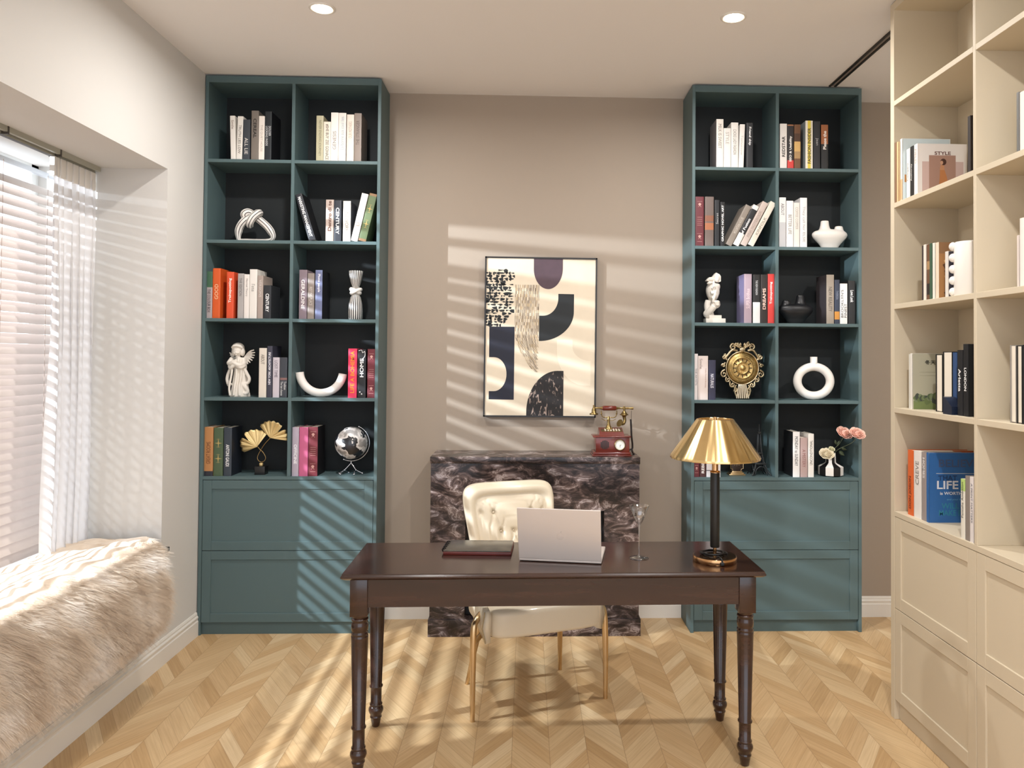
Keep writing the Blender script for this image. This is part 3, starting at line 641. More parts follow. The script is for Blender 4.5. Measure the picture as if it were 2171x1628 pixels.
BOOKS = [
 dict(x=-1.6039, y=-0.237, z=2.557, w=0.0265, h=0.2422, d=0.15, rz=0, tilt=-2, c='#e9e4dc', t='Smile', dir='T', tc='#7a5a48', label='white book titled Smile tilting left, top left cell, left teal cabinet', group='books in the top left cell of the left teal cabinet', ts=(0.05, 0.35)),
 dict(x=-1.5738, y=-0.237, z=2.557, w=0.0301, h=0.24, d=0.15, rz=0, tilt=1.2, c='#e9e4dc', t='TRUTH LIES LOW', dir='T', tc='#5a5048', label='white book titled TRUTH LIES LOW, top left cell, left teal cabinet', group='books in the top left cell of the left teal cabinet', ts=(0.2, 0.85)),
 dict(x=-1.5355, y=-0.237, z=2.557, w=0.0378, h=0.2232, d=0.15, rz=0, tilt=0, c='#3a3f46', t='ALL LIE', dir='T', tc='#e8e4dc', label='short slate grey book titled ALL LIE, top left cell, left teal cabinet', group='books in the top left cell of the left teal cabinet', ts=(0.45, 0.85)),
 dict(x=-1.4907, y=-0.237, z=2.557, w=0.0378, h=0.2723, d=0.15, rz=0, tilt=0, c='#7c736a', t='CEREAL', dir='T', tc='#2a2522', label='tall taupe book, tallest of the row, top left cell, left teal cabinet', group='books in the top left cell of the left teal cabinet', ts=(0.16, 0.55), bold=1),
 dict(x=-1.4545, y=-0.237, z=2.557, w=0.0301, h=0.244, d=0.15, rz=0, tilt=0, c='#efe6dc', t='THE QUIET HOUSE', dir='T', tc='#b8aca0', label='slim cream book with faint title, top left cell, left teal cabinet', group='books in the top left cell of the left teal cabinet'),
 dict(x=-1.4185, y=-0.237, z=2.557, w=0.0343, h=0.2694, d=0.15, rz=0, tilt=0, c='#22272b', t='DOLDER\nLOOKING INSIDE', dir='T', tc='#e8e8e8', label='tall black book with two line title, top left cell, left teal cabinet', group='books in the top left cell of the left teal cabinet', ts=(0.3, 0.7), face='#15161a'),
 dict(x=-1.1409, y=-0.237, z=2.557, w=0.0374, h=0.2517, d=0.15, rz=0, tilt=0, c='#b9b394', t='NEVER ENDING JOURNEY', dir='T', tc='#7c7660', label='sage green book titled NEVER ENDING JOURNEY, top right cell, left teal cabinet', group='books in the top right cell of the left teal cabinet', ts=(0.1, 0.88)),
 dict(x=-1.101, y=-0.237, z=2.557, w=0.0381, h=0.2192, d=0.15, rz=0, tilt=0, c='#e6dccb', t='#SHE BUY ZEE GOHACE', dir='T', tc='#4a4038', label='short cream book with dotted title, top right cell, left teal cabinet', group='books in the top right cell of the left teal cabinet', ts=(0.06, 0.95)),
 dict(x=-1.0611, y=-0.237, z=2.557, w=0.0393, h=0.2701, d=0.15, rz=0, tilt=0, c='#eee6de', t='GENESIS', dir='B', tc='#8f857c', label='tall white book titled GENESIS, top right cell, left teal cabinet', group='books in the top right cell of the left teal cabinet', ts=(0.38, 0.75)),
 dict(x=-1.0197, y=-0.237, z=2.557, w=0.0399, h=0.2691, d=0.15, rz=0, tilt=0, c='#e9e2da', t='La bonne aux cool lies', dir='B', tc='#a8b4bc', label='tall white book with pale blue title, top right cell, left teal cabinet', group='books in the top right cell of the left teal cabinet', ts=(0.08, 0.75)),
 dict(x=-0.9758, y=-0.237, z=2.557, w=0.0381, h=0.2608, d=0.15, rz=0, tilt=0, c='#e6d9cc', t='OUR MOTHERS', dir='B', tc='#b3a596', label='cream book titled OUR MOTHERS, top right cell, left teal cabinet', group='books in the top right cell of the left teal cabinet', ts=(0.15, 0.5)),
 dict(x=-0.9354, y=-0.237, z=2.557, w=0.0382, h=0.2688, d=0.15, rz=0, tilt=0, c='#8d7f75', t='THE STRANGER', dir='B', tc='#5c4f48', label='taupe book at right end, top right cell, left teal cabinet', group='books in the top right cell of the left teal cabinet', ts=(0.15, 0.65)),
 dict(x=-1.1736, y=-0.237, z=2.121, w=0.0361, h=0.2628, d=0.15, rz=0, tilt=-17.5, c='#24262c', t='MARKETING MANAGEMENT', dir='T', tc='#f0f0f0', label='black MARKETING MANAGEMENT book leaning left, second right cell, left teal cabinet', group='books in the second right cell of the left teal cabinet', ts=(0.06, 0.92), bold=1, face='#0f1014'),
 dict(x=-1.0817, y=-0.237, z=2.121, w=0.0415, h=0.2283, d=0.15, rz=0, tilt=0, c='#b7a69c', t='Dentro di te', dir='B', tc='#5c3a2c', label='pinkish grey book titled Dentro di te, second right cell, left teal cabinet', group='books in the second right cell of the left teal cabinet', ts=(0.03, 0.75), bold=1),
 dict(x=-1.0386, y=-0.237, z=2.121, w=0.0386, h=0.2247, d=0.15, rz=0, tilt=0, c='#2b2f38', t='CENTURY', dir='T', tc='#f4f2ee', label='charcoal book titled CENTURY in bold, second right cell, left teal cabinet', group='books in the second right cell of the left teal cabinet', ts=(0.15, 0.85), bold=1),
 dict(x=-0.9889, y=-0.237, z=2.121, w=0.0404, h=0.2224, d=0.15, rz=0, tilt=0, c='#e9e3da', t='NEWORK', dir='T', tc='#8f857a', label='cream book with grey vertical title, second right cell, left teal cabinet', group='books in the second right cell of the left teal cabinet', ts=(0.28, 0.76), face='#3a3f48'),
 dict(x=-0.9488, y=-0.237, z=2.121, w=0.0354, h=0.2666, d=0.15, rz=0, tilt=12.5, c='#e8e2da', t='LIFE III', dir='B', tc='#b5aaa0', label='white book leaning right against green book, second right cell, left teal cabinet', group='books in the second right cell of the left teal cabinet', ts=(0.35, 0.7)),
 dict(x=-0.9053, y=-0.237, z=2.121, w=0.04, h=0.2664, d=0.15, rz=0, tilt=12.8, c='#5f6f4c', t='', dir='T', tc='#caa860', label='olive green book with gold stars leaning right, second right cell, left teal cabinet', group='books in the second right cell of the left teal cabinet', stars='#cfae6a', seg=[(0, 0.05, '#8c6a4a'), (0.95, 1, '#8c6a4a')]),
 dict(x=-1.7221, y=-0.237, z=1.697, w=0.0338, h=0.2534, d=0.15, rz=0, tilt=0, c='#a99c9c', t='THE COLOUR BOX', dir='T', tc='#3a3438', label='grey and green two tone book, third left cell, left teal cabinet', group='books in the third left cell of the left teal cabinet', seg=[(0.66, 1, '#3f6148')], ts=(0.38, 0.88)),
 dict(x=-1.6829, y=-0.237, z=1.697, w=0.0405, h=0.2708, d=0.15, rz=0, tilt=0, c='#d2581f', t='GOOD', dir='B', tc='#f2c9a0', label='tall orange book titled GOOD, third left cell, left teal cabinet', group='books in the third left cell of the left teal cabinet', ts=(0.32, 0.62)),
 dict(x=-1.6095, y=-0.237, z=1.697, w=0.0378, h=0.2519, d=0.15, rz=0, tilt=0, c='#d9502c', t='Trainspotting', dir='B', tc='#f6ece4', label='orange red book with bold white title, third left cell, left teal cabinet', group='books in the third left cell of the left teal cabinet', ts=(0.1, 0.7), bold=1),
 dict(x=-1.554, y=-0.237, z=1.697, w=0.0305, h=0.244, d=0.15, rz=0, tilt=0, c='#aaa5a3', t='THE EDITION', dir='T', tc='#6f6a68', label='light grey book titled THE EDITION, third left cell, left teal cabinet', group='books in the third left cell of the left teal cabinet', ts=(0.1, 0.5)),
 dict(x=-1.5219, y=-0.237, z=1.697, w=0.0278, h=0.2398, d=0.15, rz=0, tilt=0, c='#e4ddd7', t='Normal Theory', dir='T', tc='#8a8480', label='white book titled Normal Theory, third left cell, left teal cabinet', group='books in the third left cell of the left teal cabinet', ts=(0.1, 0.5)),
 dict(x=-1.4863, y=-0.237, z=1.697, w=0.0395, h=0.2674, d=0.15, rz=0, tilt=0, c='#e2ddd6', t="l'ete", dir='T', tc='#8c8882', label='tallest white book with small drawing, third left cell, left teal cabinet', group='books in the third left cell of the left teal cabinet', ts=(0.3, 0.45)),
 dict(x=-1.449, y=-0.237, z=1.697, w=0.0295, h=0.2339, d=0.15, rz=0, tilt=0, c='#a4958c', t='VERSIONS', dir='T', tc='#d8cfc8', label='taupe book beside CENTURY book, third left cell, left teal cabinet', group='books in the third left cell of the left teal cabinet', ts=(0.1, 0.5)),
 dict(x=-1.4105, y=-0.237, z=1.697, w=0.039, h=0.1816, d=0.15, rz=0, tilt=0, c='#26282c', t='CENTURY', dir='T', tc='#f2f2f2', label='short black book titled CENTURY, third left cell, left teal cabinet', group='books in the third left cell of the left teal cabinet', ts=(0.25, 0.8), bold=1, face='#33363a'),
 dict(x=-1.2199, y=-0.237, z=1.697, w=0.0414, h=0.2677, d=0.15, rz=0, tilt=0, c='#7f7078', t='GERALDINE', dir='T', tc='#e9e2e2', label='mauve grey book with bold white title, third right cell, left teal cabinet', group='books in the third right cell of the left teal cabinet', ts=(0.2, 0.8), bold=1),
 dict(x=-1.1776, y=-0.237, z=1.697, w=0.0347, h=0.2494, d=0.15, rz=0, tilt=0, c='#8a7f78', t='RESTING PLACE', dir='T', tc='#cfc6bc', label='short grey brown book between mauve and blue, third right cell, left teal cabinet', group='books in the third right cell of the left teal cabinet', ts=(0.3, 0.7)),
 dict(x=-1.1353, y=-0.237, z=1.697, w=0.0369, h=0.2669, d=0.15, rz=0, tilt=0, c='#6a7192', t='Photo people', dir='T', tc='#e6e6f0', label='blue grey book titled Photo people, third right cell, left teal cabinet', group='books in the third right cell of the left teal cabinet', ts=(0.08, 0.45), bold=1, face='#1a1b20'),
 dict(x=-1.4299, y=-0.237, z=1.271, w=0.0395, h=0.2669, d=0.15, rz=0, tilt=0, c='#dcd3c6', t='ABOUT', dir='T', tc='#6f665c', label='cream book titled ABOUT, fourth left cell, left teal cabinet', group='books in the fourth left cell of the left teal cabinet', ts=(0.13, 0.33)),
 dict(x=-1.393, y=-0.237, z=1.271, w=0.0267, h=0.2785, d=0.15, rz=0, tilt=0, c='#3a3a48', t='NEW YORK ARCHITECTURE', dir='B', tc='#e6e6ee', label='narrow navy book with long white title, fourth left cell, left teal cabinet', group='books in the fourth left cell of the left teal cabinet', ts=(0.12, 0.75), bold=1),
 dict(x=-1.3581, y=-0.237, z=1.271, w=0.0345, h=0.2167, d=0.15, rz=0, tilt=0, c='#c8c0c8', t='LOST TIME', dir='T', tc='#6a6470', label='short lilac book titled LOST TIME, fourth left cell, left teal cabinet', group='books in the fourth left cell of the left teal cabinet', ts=(0.08, 0.5)),
 dict(x=-1.3179, y=-0.237, z=1.271, w=0.0379, h=0.217, d=0.15, rz=0, tilt=0, c='#3c4048', t='Tradition\nThe last chance', dir='T', tc='#e2e2e2', label='short slate book with pink stripes, fourth left cell, left teal cabinet', group='books in the fourth left cell of the left teal cabinet', seg=[(0.44, 0.455, '#b07a70'), (0.47, 0.485, '#b07a70')], ts=(0.6, 0.95)),
 dict(x=-0.9482, y=-0.237, z=1.271, w=0.0465, h=0.2679, d=0.15, rz=0, tilt=0, c='#e0355a', t='LIFE A BOHEMIA', dir='B', tc='#f0922e', label='hot pink book titled BOHEMIA, fourth right cell, left teal cabinet', group='books in the fourth right cell of the left teal cabinet', ts=(0.05, 0.9), bold=1),
 dict(x=-0.8984, y=-0.237, z=1.271, w=0.0438, h=0.2638, d=0.15, rz=0, tilt=0, c='#191a1e', t='HOME', dir='B', tc='#f4f4f4', label='black book titled HOME in bold white, fourth right cell, left teal cabinet', group='books in the fourth right cell of the left teal cabinet', ts=(0.18, 0.58), bold=1, doodle='#e8e8e8'),
 dict(x=-0.8461, y=-0.237, z=1.271, w=0.0427, h=0.2659, d=0.15, rz=0, tilt=0, c='#6e2630', t='', dir='T', tc='#cf9a90', label='burgundy book with emblems beside HOME book, fourth right cell, left teal cabinet', group='books in the fourth right cell of the left teal cabinet', emblem='#d0a098'),
 dict(x=-1.7114, y=-0.237, z=0.847, w=0.0469, h=0.2621, d=0.15, rz=0, tilt=0, c='#b8814f', t='GREAT ROOMS', dir='B', tc='#6a3c20', label='tan orange book at left end, bottom left cell, left teal cabinet', group='books in the bottom left cell of the left teal cabinet', seg=[(0, 0.1, '#2c2c34')], ts=(0.3, 0.75)),
 dict(x=-1.6596, y=-0.237, z=0.847, w=0.0493, h=0.259, d=0.15, rz=0, tilt=0, c='#4c5d42', t='', dir='T', tc='#b8a060', label='green book with gold stars, bottom left cell, left teal cabinet', group='books in the bottom left cell of the left teal cabinet', stars='#b9a062'),
 dict(x=-1.6099, y=-0.237, z=0.847, w=0.0412, h=0.26, d=0.15, rz=0, tilt=0, c='#343c46', t='ANTONI GAUDI', dir='T', tc='#e6e6e6', label='slate book with bold white vertical title, bottom left cell, left teal cabinet', group='books in the bottom left cell of the left teal cabinet', ts=(0.35, 0.8), bold=1, face='#1c222c'),
 dict(x=-1.249, y=-0.237, z=0.847, w=0.0349, h=0.2632, d=0.15, rz=0, tilt=0, c='#b0a6b4', t='OFFICINE', dir='T', tc='#f0eef2', label='pale lilac book at left end, bottom right cell, left teal cabinet', group='books in the bottom right cell of the left teal cabinet', ts=(0.35, 0.75), bold=1),
 dict(x=-1.2055, y=-0.237, z=0.847, w=0.0465, h=0.2642, d=0.15, rz=0, tilt=0, c='#c25f86', t='', dir='T', tc='#000000', label='plain pink book, bottom right cell, left teal cabinet', group='books in the bottom right cell of the left teal cabinet'),
 dict(x=-1.1545, y=-0.237, z=0.847, w=0.0481, h=0.2661, d=0.15, rz=0, tilt=0, c='#6e2630', t='', dir='T', tc='#cf9a90', label='burgundy book with emblems beside pink book, bottom right cell, left teal cabinet', group='books in the bottom right cell of the left teal cabinet', emblem='#d0a098', face='#151216'),
 dict(x=1.0605, y=-0.237, z=2.557, w=0.0389, h=0.2732, d=0.15, rz=0, tilt=0, c='#e9e4dc', t='MILK IS SWEET', dir='T', tc='#8a8078', label='tall white book titled MILK IS SWEET, top left cell, right teal cabinet', group='books in the top left cell of the right teal cabinet', ts=(0.1, 0.6), face2='#8f8a8c'),
 dict(x=1.102, y=-0.237, z=2.557, w=0.0389, h=0.2234, d=0.15, rz=0, tilt=0, c='#e8e4de', t='STYLE', dir='T', tc='#a8a098', label='short white book titled STYLE, top left cell, right teal cabinet', group='books in the top left cell of the right teal cabinet', ts=(0.1, 0.4)),
 dict(x=1.1435, y=-0.237, z=2.557, w=0.0396, h=0.2556, d=0.15, rz=0, tilt=0, c='#e9e5df', t='CHOKE LADY FASHION', dir='T', tc='#8f8a82', label='white book third from left, top left cell, right teal cabinet', group='books in the top left cell of the right teal cabinet', ts=(0.15, 0.7)),
 dict(x=1.1794, y=-0.237, z=2.557, w=0.0272, h=0.2462, d=0.15, rz=0, tilt=1.8, c='#ece8e2', t='Tomorrow', dir='T', tc='#b8b2aa', label='slim white book tilting right, top left cell, right teal cabinet', group='books in the top left cell of the right teal cabinet', ts=(0.25, 0.7)),
 dict(x=1.2276, y=-0.237, z=2.557, w=0.0359, h=0.2553, d=0.15, rz=0, tilt=0, c='#2a2c30', t='Friend ship', dir='T', tc='#f0f0f0', label='black book titled Friend ship, top left cell, right teal cabinet', group='books in the top left cell of the right teal cabinet', ts=(0.08, 0.5), bold=1),
 dict(x=1.4178, y=-0.237, z=2.557, w=0.0385, h=0.2544, d=0.15, rz=0, tilt=0, c='#e6e0da', t='REDSTAR', dir='B', tc='#2c2826', label='white book at left end with black title, top right cell, right teal cabinet', group='books in the top right cell of the right teal cabinet', ts=(0.28, 0.73), bold=1),
 dict(x=1.4582, y=-0.237, z=2.557, w=0.0348, h=0.2502, d=0.15, rz=0, tilt=0, c='#2b2729', t='SEO & Usability', dir='B', tc='#f4f0ea', label='black and red book titled SEO and Usability, top right cell, right teal cabinet', group='books in the top right cell of the right teal cabinet', seg=[(0, 0.2, '#cf3f3a'), (0.97, 1, '#9c6a4a')], ts=(0.24, 0.85), bold=1),
 dict(x=1.4967, y=-0.237, z=2.557, w=0.0348, h=0.2509, d=0.15, rz=0, tilt=0, c='#6d4a30', t='', dir='T', tc='#e8c890', label='brown book with gold photo on spine, top right cell, right teal cabinet', group='books in the top right cell of the right teal cabinet', seg=[(0.24, 0.4, '#a8865a'), (0.4, 0.62, '#d0a868'), (0.62, 0.8, '#4c3222')]),
 dict(x=1.5628, y=-0.237, z=2.557, w=0.0405, h=0.2738, d=0.15, rz=0, tilt=0, c='#e8e2d4', t='FASHION INSIDER', dir='B', tc='#4a4020', label='white book with yellow stripe, FASHION INSIDER, top right cell, right teal cabinet', group='books in the top right cell of the right teal cabinet', ts=(0.15, 0.88), stripe='#e2cc4a', bold=1, face2='#9aa4a4'),
 dict(x=1.6067, y=-0.237, z=2.557, w=0.0361, h=0.2715, d=0.15, rz=0, tilt=0, c='#26272b', t='Jean', dir='T', tc='#b8b8b8', label='black book with grey title between yellow and copper books, top right cell, right teal cabinet', group='books in the top right cell of the right teal cabinet', ts=(0.25, 0.6)),
 dict(x=1.6503, y=-0.237, z=2.557, w=0.0387, h=0.2525, d=0.15, rz=0, tilt=0, c='#1d1e20', t='Please the', dir='B', tc='#f2ece4', label='black book with copper top, Please the, top right cell, right teal cabinet', group='books in the top right cell of the right teal cabinet', seg=[(0.57, 1, '#9c5f38')], ts=(0.14, 0.55), bold=1),
 dict(x=0.9487, y=-0.237, z=2.121, w=0.0461, h=0.2748, d=0.15, rz=0, tilt=0, c='#6b2c34', t='', dir='T', tc='#cf9a90', label='burgundy book with emblems, second left cell, right teal cabinet', group='books in the second left cell of the right teal cabinet', emblem='#d0a098'),
 dict(x=1.0028, y=-0.237, z=2.121, w=0.0486, h=0.2756, d=0.15, rz=0, tilt=0, c='#6e605a', t='', dir='T', tc='#c98a60', label='grey brown leather look book, second left cell, right teal cabinet', group='books in the second left cell of the right teal cabinet', seg=[(0.33, 0.47, '#a86a48'), (0.5, 0.62, '#8a5a44')]),
 dict(x=1.0463, y=-0.237, z=2.121, w=0.0271, h=0.2579, d=0.15, rz=0, tilt=0, c='#202226', t='Secret', dir='B', tc='#b8b8b8', label='black book with faint script, second left cell, right teal cabinet', group='books in the second left cell of the right teal cabinet', ts=(0.2, 0.6)),
 dict(x=1.0771, y=-0.237, z=2.121, w=0.0247, h=0.2473, d=0.15, rz=0, tilt=0, c='#17181a', t='GRAPHIC NOVEL ART', dir='B', tc='#f0f0f0', label='slim black book with white lettering, second left cell, right teal cabinet', group='books in the second left cell of the right teal cabinet', ts=(0.03, 0.93), bold=1),
 dict(x=1.1104, y=-0.237, z=2.121, w=0.0328, h=0.249, d=0.15, rz=0, tilt=27, c='#8c8278', t='MOUNTAIN HOUSE', dir='B', tc='#d8d0c4', label='taupe book leaning right, second left cell, right teal cabinet', group='books in the second left cell of the right teal cabinet', ts=(0.3, 0.7)),
 dict(x=1.1507, y=-0.237, z=2.121, w=0.0322, h=0.2509, d=0.15, rz=0, tilt=27.5, c='#e4dfd8', t='Chef Fusion', dir='B', tc='#f2f2f2', label='white leaning book with black title band, second left cell, right teal cabinet', group='books in the second left cell of the right teal cabinet', seg=[(0.3, 0.9, '#26262a')], ts=(0.33, 0.85), bold=1),
 dict(x=1.192, y=-0.237, z=2.121, w=0.0333, h=0.2717, d=0.15, rz=0, tilt=27.5, c='#c3b4ab', t='PINK NOTEBOOK', dir='B', tc='#9c8c84', label='pinkish beige book leaning right, second left cell, right teal cabinet', group='books in the second left cell of the right teal cabinet', ts=(0.2, 0.8)),
 dict(x=1.2337, y=-0.237, z=2.121, w=0.0326, h=0.2737, d=0.15, rz=0, tilt=28, c='#ddd6c8', t='KINFOLK', dir='B', tc='#8a8478', label='cream leaning book, rightmost of the leaning row, second left cell, right teal cabinet', group='books in the second left cell of the right teal cabinet', ts=(0.35, 0.75)),
 dict(x=1.4132, y=-0.237, z=2.121, w=0.0378, h=0.2774, d=0.15, rz=0, tilt=0, c='#e4e2e0', t='ABOUT', dir='T', tc='#6c6a68', label='white and grey book titled ABOUT, second right cell, right teal cabinet', group='books in the second right cell of the right teal cabinet', seg=[(0, 0.5, '#c4c4c6')], ts=(0.12, 0.36)),
 dict(x=1.4548, y=-0.237, z=2.121, w=0.0378, h=0.2596, d=0.15, rz=0, tilt=0, c='#e9e6e2', t='BETTER LIFE', dir='T', tc='#7c7874', label='white book titled BETTER LIFE, second right cell, right teal cabinet', group='books in the second right cell of the right teal cabinet', ts=(0.3, 0.72)),
 dict(x=1.4932, y=-0.237, z=2.121, w=0.0329, h=0.2491, d=0.15, rz=0, tilt=0, c='#dfdad2', t='COFFEE COPPER', dir='T', tc='#b0a89c', label='short off white COFFEE COPPER book, second right cell, right teal cabinet', group='books in the second right cell of the right teal cabinet', ts=(0.1, 0.6)),
 dict(x=1.5319, y=-0.237, z=2.121, w=0.0385, h=0.2773, d=0.15, rz=0, tilt=0, c='#e4e2e2', t='They call her ELSIE', dir='T', tc='#a8a6a4', label='white book titled They call her, second right cell, right teal cabinet', group='books in the second right cell of the right teal cabinet', ts=(0.15, 0.92)),
 dict(x=1.2198, y=-0.237, z=1.697, w=0.042, h=0.2725, d=0.15, rz=0, tilt=0, c='#b09ca8', t='SUPER Boldhaus', dir='B', tc='#f2dce0', label='lilac book with pink title, third left cell, right teal cabinet', group='books in the third left cell of the right teal cabinet', ts=(0.3, 0.7), face2='#8c84a8'),
 dict(x=1.2683, y=-0.237, z=1.697, w=0.0397, h=0.2701, d=0.15, rz=0, tilt=0, c='#232324', t='THE NEW FASHION', dir='T', tc='#d8d8d8', label='black over white two tone book, third left cell, right teal cabinet', group='books in the third left cell of the right teal cabinet', seg=[(0, 0.43, '#eceaea')], ts=(0.12, 0.42)),
 dict(x=1.3107, y=-0.237, z=1.697, w=0.038, h=0.2706, d=0.15, rz=0, tilt=0, c='#2f2a28', t='DREAMS', dir='B', tc='#f0c8b8', label='dark book titled DREAMS, third left cell, right teal cabinet', group='books in the third left cell of the right teal cabinet', ts=(0.15, 0.85), bold=1),
 dict(x=1.3496, y=-0.237, z=1.697, w=0.0351, h=0.2739, d=0.15, rz=0, tilt=0, c='#d8443f', t='Trainspotting', dir='B', tc='#f8eae6', label='red book at right end with white title, third left cell, right teal cabinet', group='books in the third left cell of the right teal cabinet', ts=(0.05, 0.72), bold=1),
 dict(x=1.6824, y=-0.237, z=1.697, w=0.0417, h=0.2736, d=0.15, rz=0, tilt=0, c='#9c9184', t='NEW REALITY', dir='T', tc='#5c544c', label='taupe book with dark photo cover, third right cell, right teal cabinet', group='books in the third right cell of the right teal cabinet', ts=(0.25, 0.75), face2='#3c3638'),
 dict(x=1.7213, y=-0.237, z=1.697, w=0.0276, h=0.2461, d=0.15, rz=0, tilt=0, c='#323a4c', t='THERESA', dir='T', tc='#8a92a4', label='navy book with orange block, third right cell, right teal cabinet', group='books in the third right cell of the right teal cabinet', seg=[(0.1, 0.28, '#c88a3c')], ts=(0.25, 0.45)),
 dict(x=1.7584, y=-0.237, z=1.697, w=0.0406, h=0.225, d=0.15, rz=0, tilt=0, c='#eceae6', t="BROOKLYN'S\nFINEST", dir='B', tc='#26262a', label='white book with two line black title, third right cell, right teal cabinet', group='books in the third right cell of the right teal cabinet', ts=(0.1, 0.9)),
 dict(x=1.8043, y=-0.237, z=1.697, w=0.0395, h=0.2412, d=0.15, rz=0, tilt=0, c='#1e1f21', t='Love Look', dir='T', tc='#f0f0f0', label='black book titled Love Look, third right cell, right teal cabinet', group='books in the third right cell of the right teal cabinet', ts=(0.22, 0.5), bold=1),
 dict(x=0.9322, y=-0.237, z=1.271, w=0.0185, h=0.2538, d=0.15, rz=0, tilt=0, c='#e0d8d6', t='THE ARTISTS', dir='T', tc='#6a6468', label='slim off white book at left end, fourth left cell, right teal cabinet', group='books in the fourth left cell of the right teal cabinet', ts=(0.1, 0.9)),
 dict(x=0.9711, y=-0.237, z=1.271, w=0.0545, h=0.2425, d=0.15, rz=0, tilt=0, c='#ddd0ca', t='Smile', dir='T', tc='#8c7c74', label='wide cream book titled Smile, fourth left cell, right teal cabinet', group='books in the fourth left cell of the right teal cabinet', ts=(0.06, 0.3)),
 dict(x=1.0214, y=-0.237, z=1.271, w=0.0389, h=0.2199, d=0.15, rz=0, tilt=0, c='#33344a', t='NATURALIS', dir='T', tc='#d8d8e2', label='short navy book beside ornate clock, fourth left cell, right teal cabinet', group='books in the fourth left cell of the right teal cabinet', ts=(0.35, 0.7), bold=1),
 dict(x=0.9372, y=-0.237, z=0.847, w=0.0305, h=0.2512, d=0.15, rz=0, tilt=0, c='#6b2c34', t='', dir='T', tc='#cf9a90', label='burgundy book with emblems behind lamp, bottom left cell, right teal cabinet', group='books in the bottom left cell of the right teal cabinet', emblem='#d0a098'),
 dict(x=0.9719, y=-0.237, z=0.847, w=0.0331, h=0.2447, d=0.15, rz=0, tilt=0, c='#4c2c2c', t='REBEL', dir='B', tc='#f2eeea', label='dark brown book with bold white title, bottom left cell, right teal cabinet', group='books in the bottom left cell of the right teal cabinet', ts=(0.58, 0.95), bold=1),
 dict(x=1.0125, y=-0.237, z=0.847, w=0.0406, h=0.2366, d=0.15, rz=0, tilt=0, c='#d6d2d4', t='', dir='T', tc='#6c6a70', label='pale grey book behind lamp pole, bottom left cell, right teal cabinet', group='books in the bottom left cell of the right teal cabinet', seg=[(0.14, 0.16, '#55555a')]),
 dict(x=1.0534, y=-0.237, z=0.847, w=0.0323, h=0.2401, d=0.15, rz=0, tilt=0, c='#e4e0e0', t='', dir='T', tc='#6c6a70', label='white book behind lamp pole, bottom left cell, right teal cabinet', group='books in the bottom left cell of the right teal cabinet'),
 dict(x=1.4927, y=-0.237, z=0.847, w=0.0376, h=0.2493, d=0.15, rz=0, tilt=0, c='#e8e6e4', t='MONDAY to SUNDAY', dir='T', tc='#33333a', label='white book titled MONDAY, bottom right cell, right teal cabinet', group='books in the bottom right cell of the right teal cabinet', ts=(0.1, 0.75), face2='#2a2c30'),
 dict(x=1.5353, y=-0.237, z=0.847, w=0.0384, h=0.2178, d=0.15, rz=0, tilt=0, c='#b49c98', t='A MISTERY', dir='T', tc='#8a5c58', label='short dusty pink book, bottom right cell, right teal cabinet', group='books in the bottom right cell of the right teal cabinet', ts=(0.3, 0.75)),
 dict(x=1.575, y=-0.237, z=0.847, w=0.0317, h=0.2388, d=0.15, rz=0, tilt=0, c='#e9e6e0', t='UNCONDITIONAL', dir='B', tc='#5c5850', label='white book titled UNCONDITIONAL, bottom right cell, right teal cabinet', group='books in the bottom right cell of the right teal cabinet', ts=(0.15, 0.72)),
 dict(x=1.5465, y=-1.2579, z=2.162, w=0.0146, h=0.2546, d=0.2, rz=-90, tilt=0, c='#8a6a50', t='', dir='T', tc='#000000', label='thin brown book at far end, second shelf, far bay of beige bookcase', group='books on the second shelf in the far bay of the beige bookcase'),
 dict(x=1.5465, y=-1.2745, z=2.162, w=0.0127, h=0.2524, d=0.2, rz=-90, tilt=0, c='#d8b98a', t='', dir='T', tc='#000000', label='thin tan book, second shelf, far bay of beige bookcase', group='books on the second shelf in the far bay of the beige bookcase'),
 dict(x=1.555, y=-1.289, z=2.162, w=0.0151, h=0.2613, d=0.205, rz=-90, tilt=0, c='#dfe6e4', t='', dir='T', tc='#c0c8c8', label='pale blue book with orange block, second shelf, far bay of beige bookcase', group='books on the second shelf in the far bay of the beige bookcase', pic='blue', seg=[(0.02, 0.35, '#d8b48c')]),
 dict(x=1.57, y=-1.3146, z=2.162, w=0.0288, h=0.2117, d=0.12, rz=-90, tilt=0, c='#ece8e0', t='Company', dir='B', tc='#55504a', label='white book titled Company, second shelf, far bay of beige bookcase', group='books on the second shelf in the far bay of the beige bookcase', ts=(0.2, 0.7)),
 dict(x=1.57, y=-1.3452, z=2.162, w=0.0266, h=0.2142, d=0.13, rz=-90, tilt=0, c='#1e1d1c', t='Authority', dir='B', tc='#e8e4dc', label='black book with script title, second shelf, far bay of beige bookcase', group='books on the second shelf in the far bay of the beige bookcase', ts=(0.1, 0.9)),
 dict(x=1.57, y=-1.3768, z=2.162, w=0.0276, h=0.2136, d=0.205, rz=-90, tilt=0, c='#e9e2dc', t='FIELD', dir='T', tc='#b8aca4', label='white magazine book with STYLE cover, second shelf, far bay of beige bookcase', group='books on the second shelf in the far bay of the beige bookcase', ts=(0.06, 0.4), pic='style'),
 dict(x=1.66, y=-1.5986, z=2.162, w=0.0184, h=0.2601, d=0.15, rz=-90, tilt=0, c='#332c2a', t='', dir='T', tc='#000000', label='dark book standing at near divider, second shelf, far bay of beige bookcase', group='books on the second shelf in the far bay of the beige bookcase'),
 dict(x=1.57, y=-1.4297, z=1.734, w=0.0096, h=0.2209, d=0.2, rz=-90, tilt=0, c='#3a3030', t='', dir='T', tc='#0', label='dark brown book at far end, third shelf, far bay of beige bookcase', group='books on the third shelf in the far bay of the beige bookcase'),
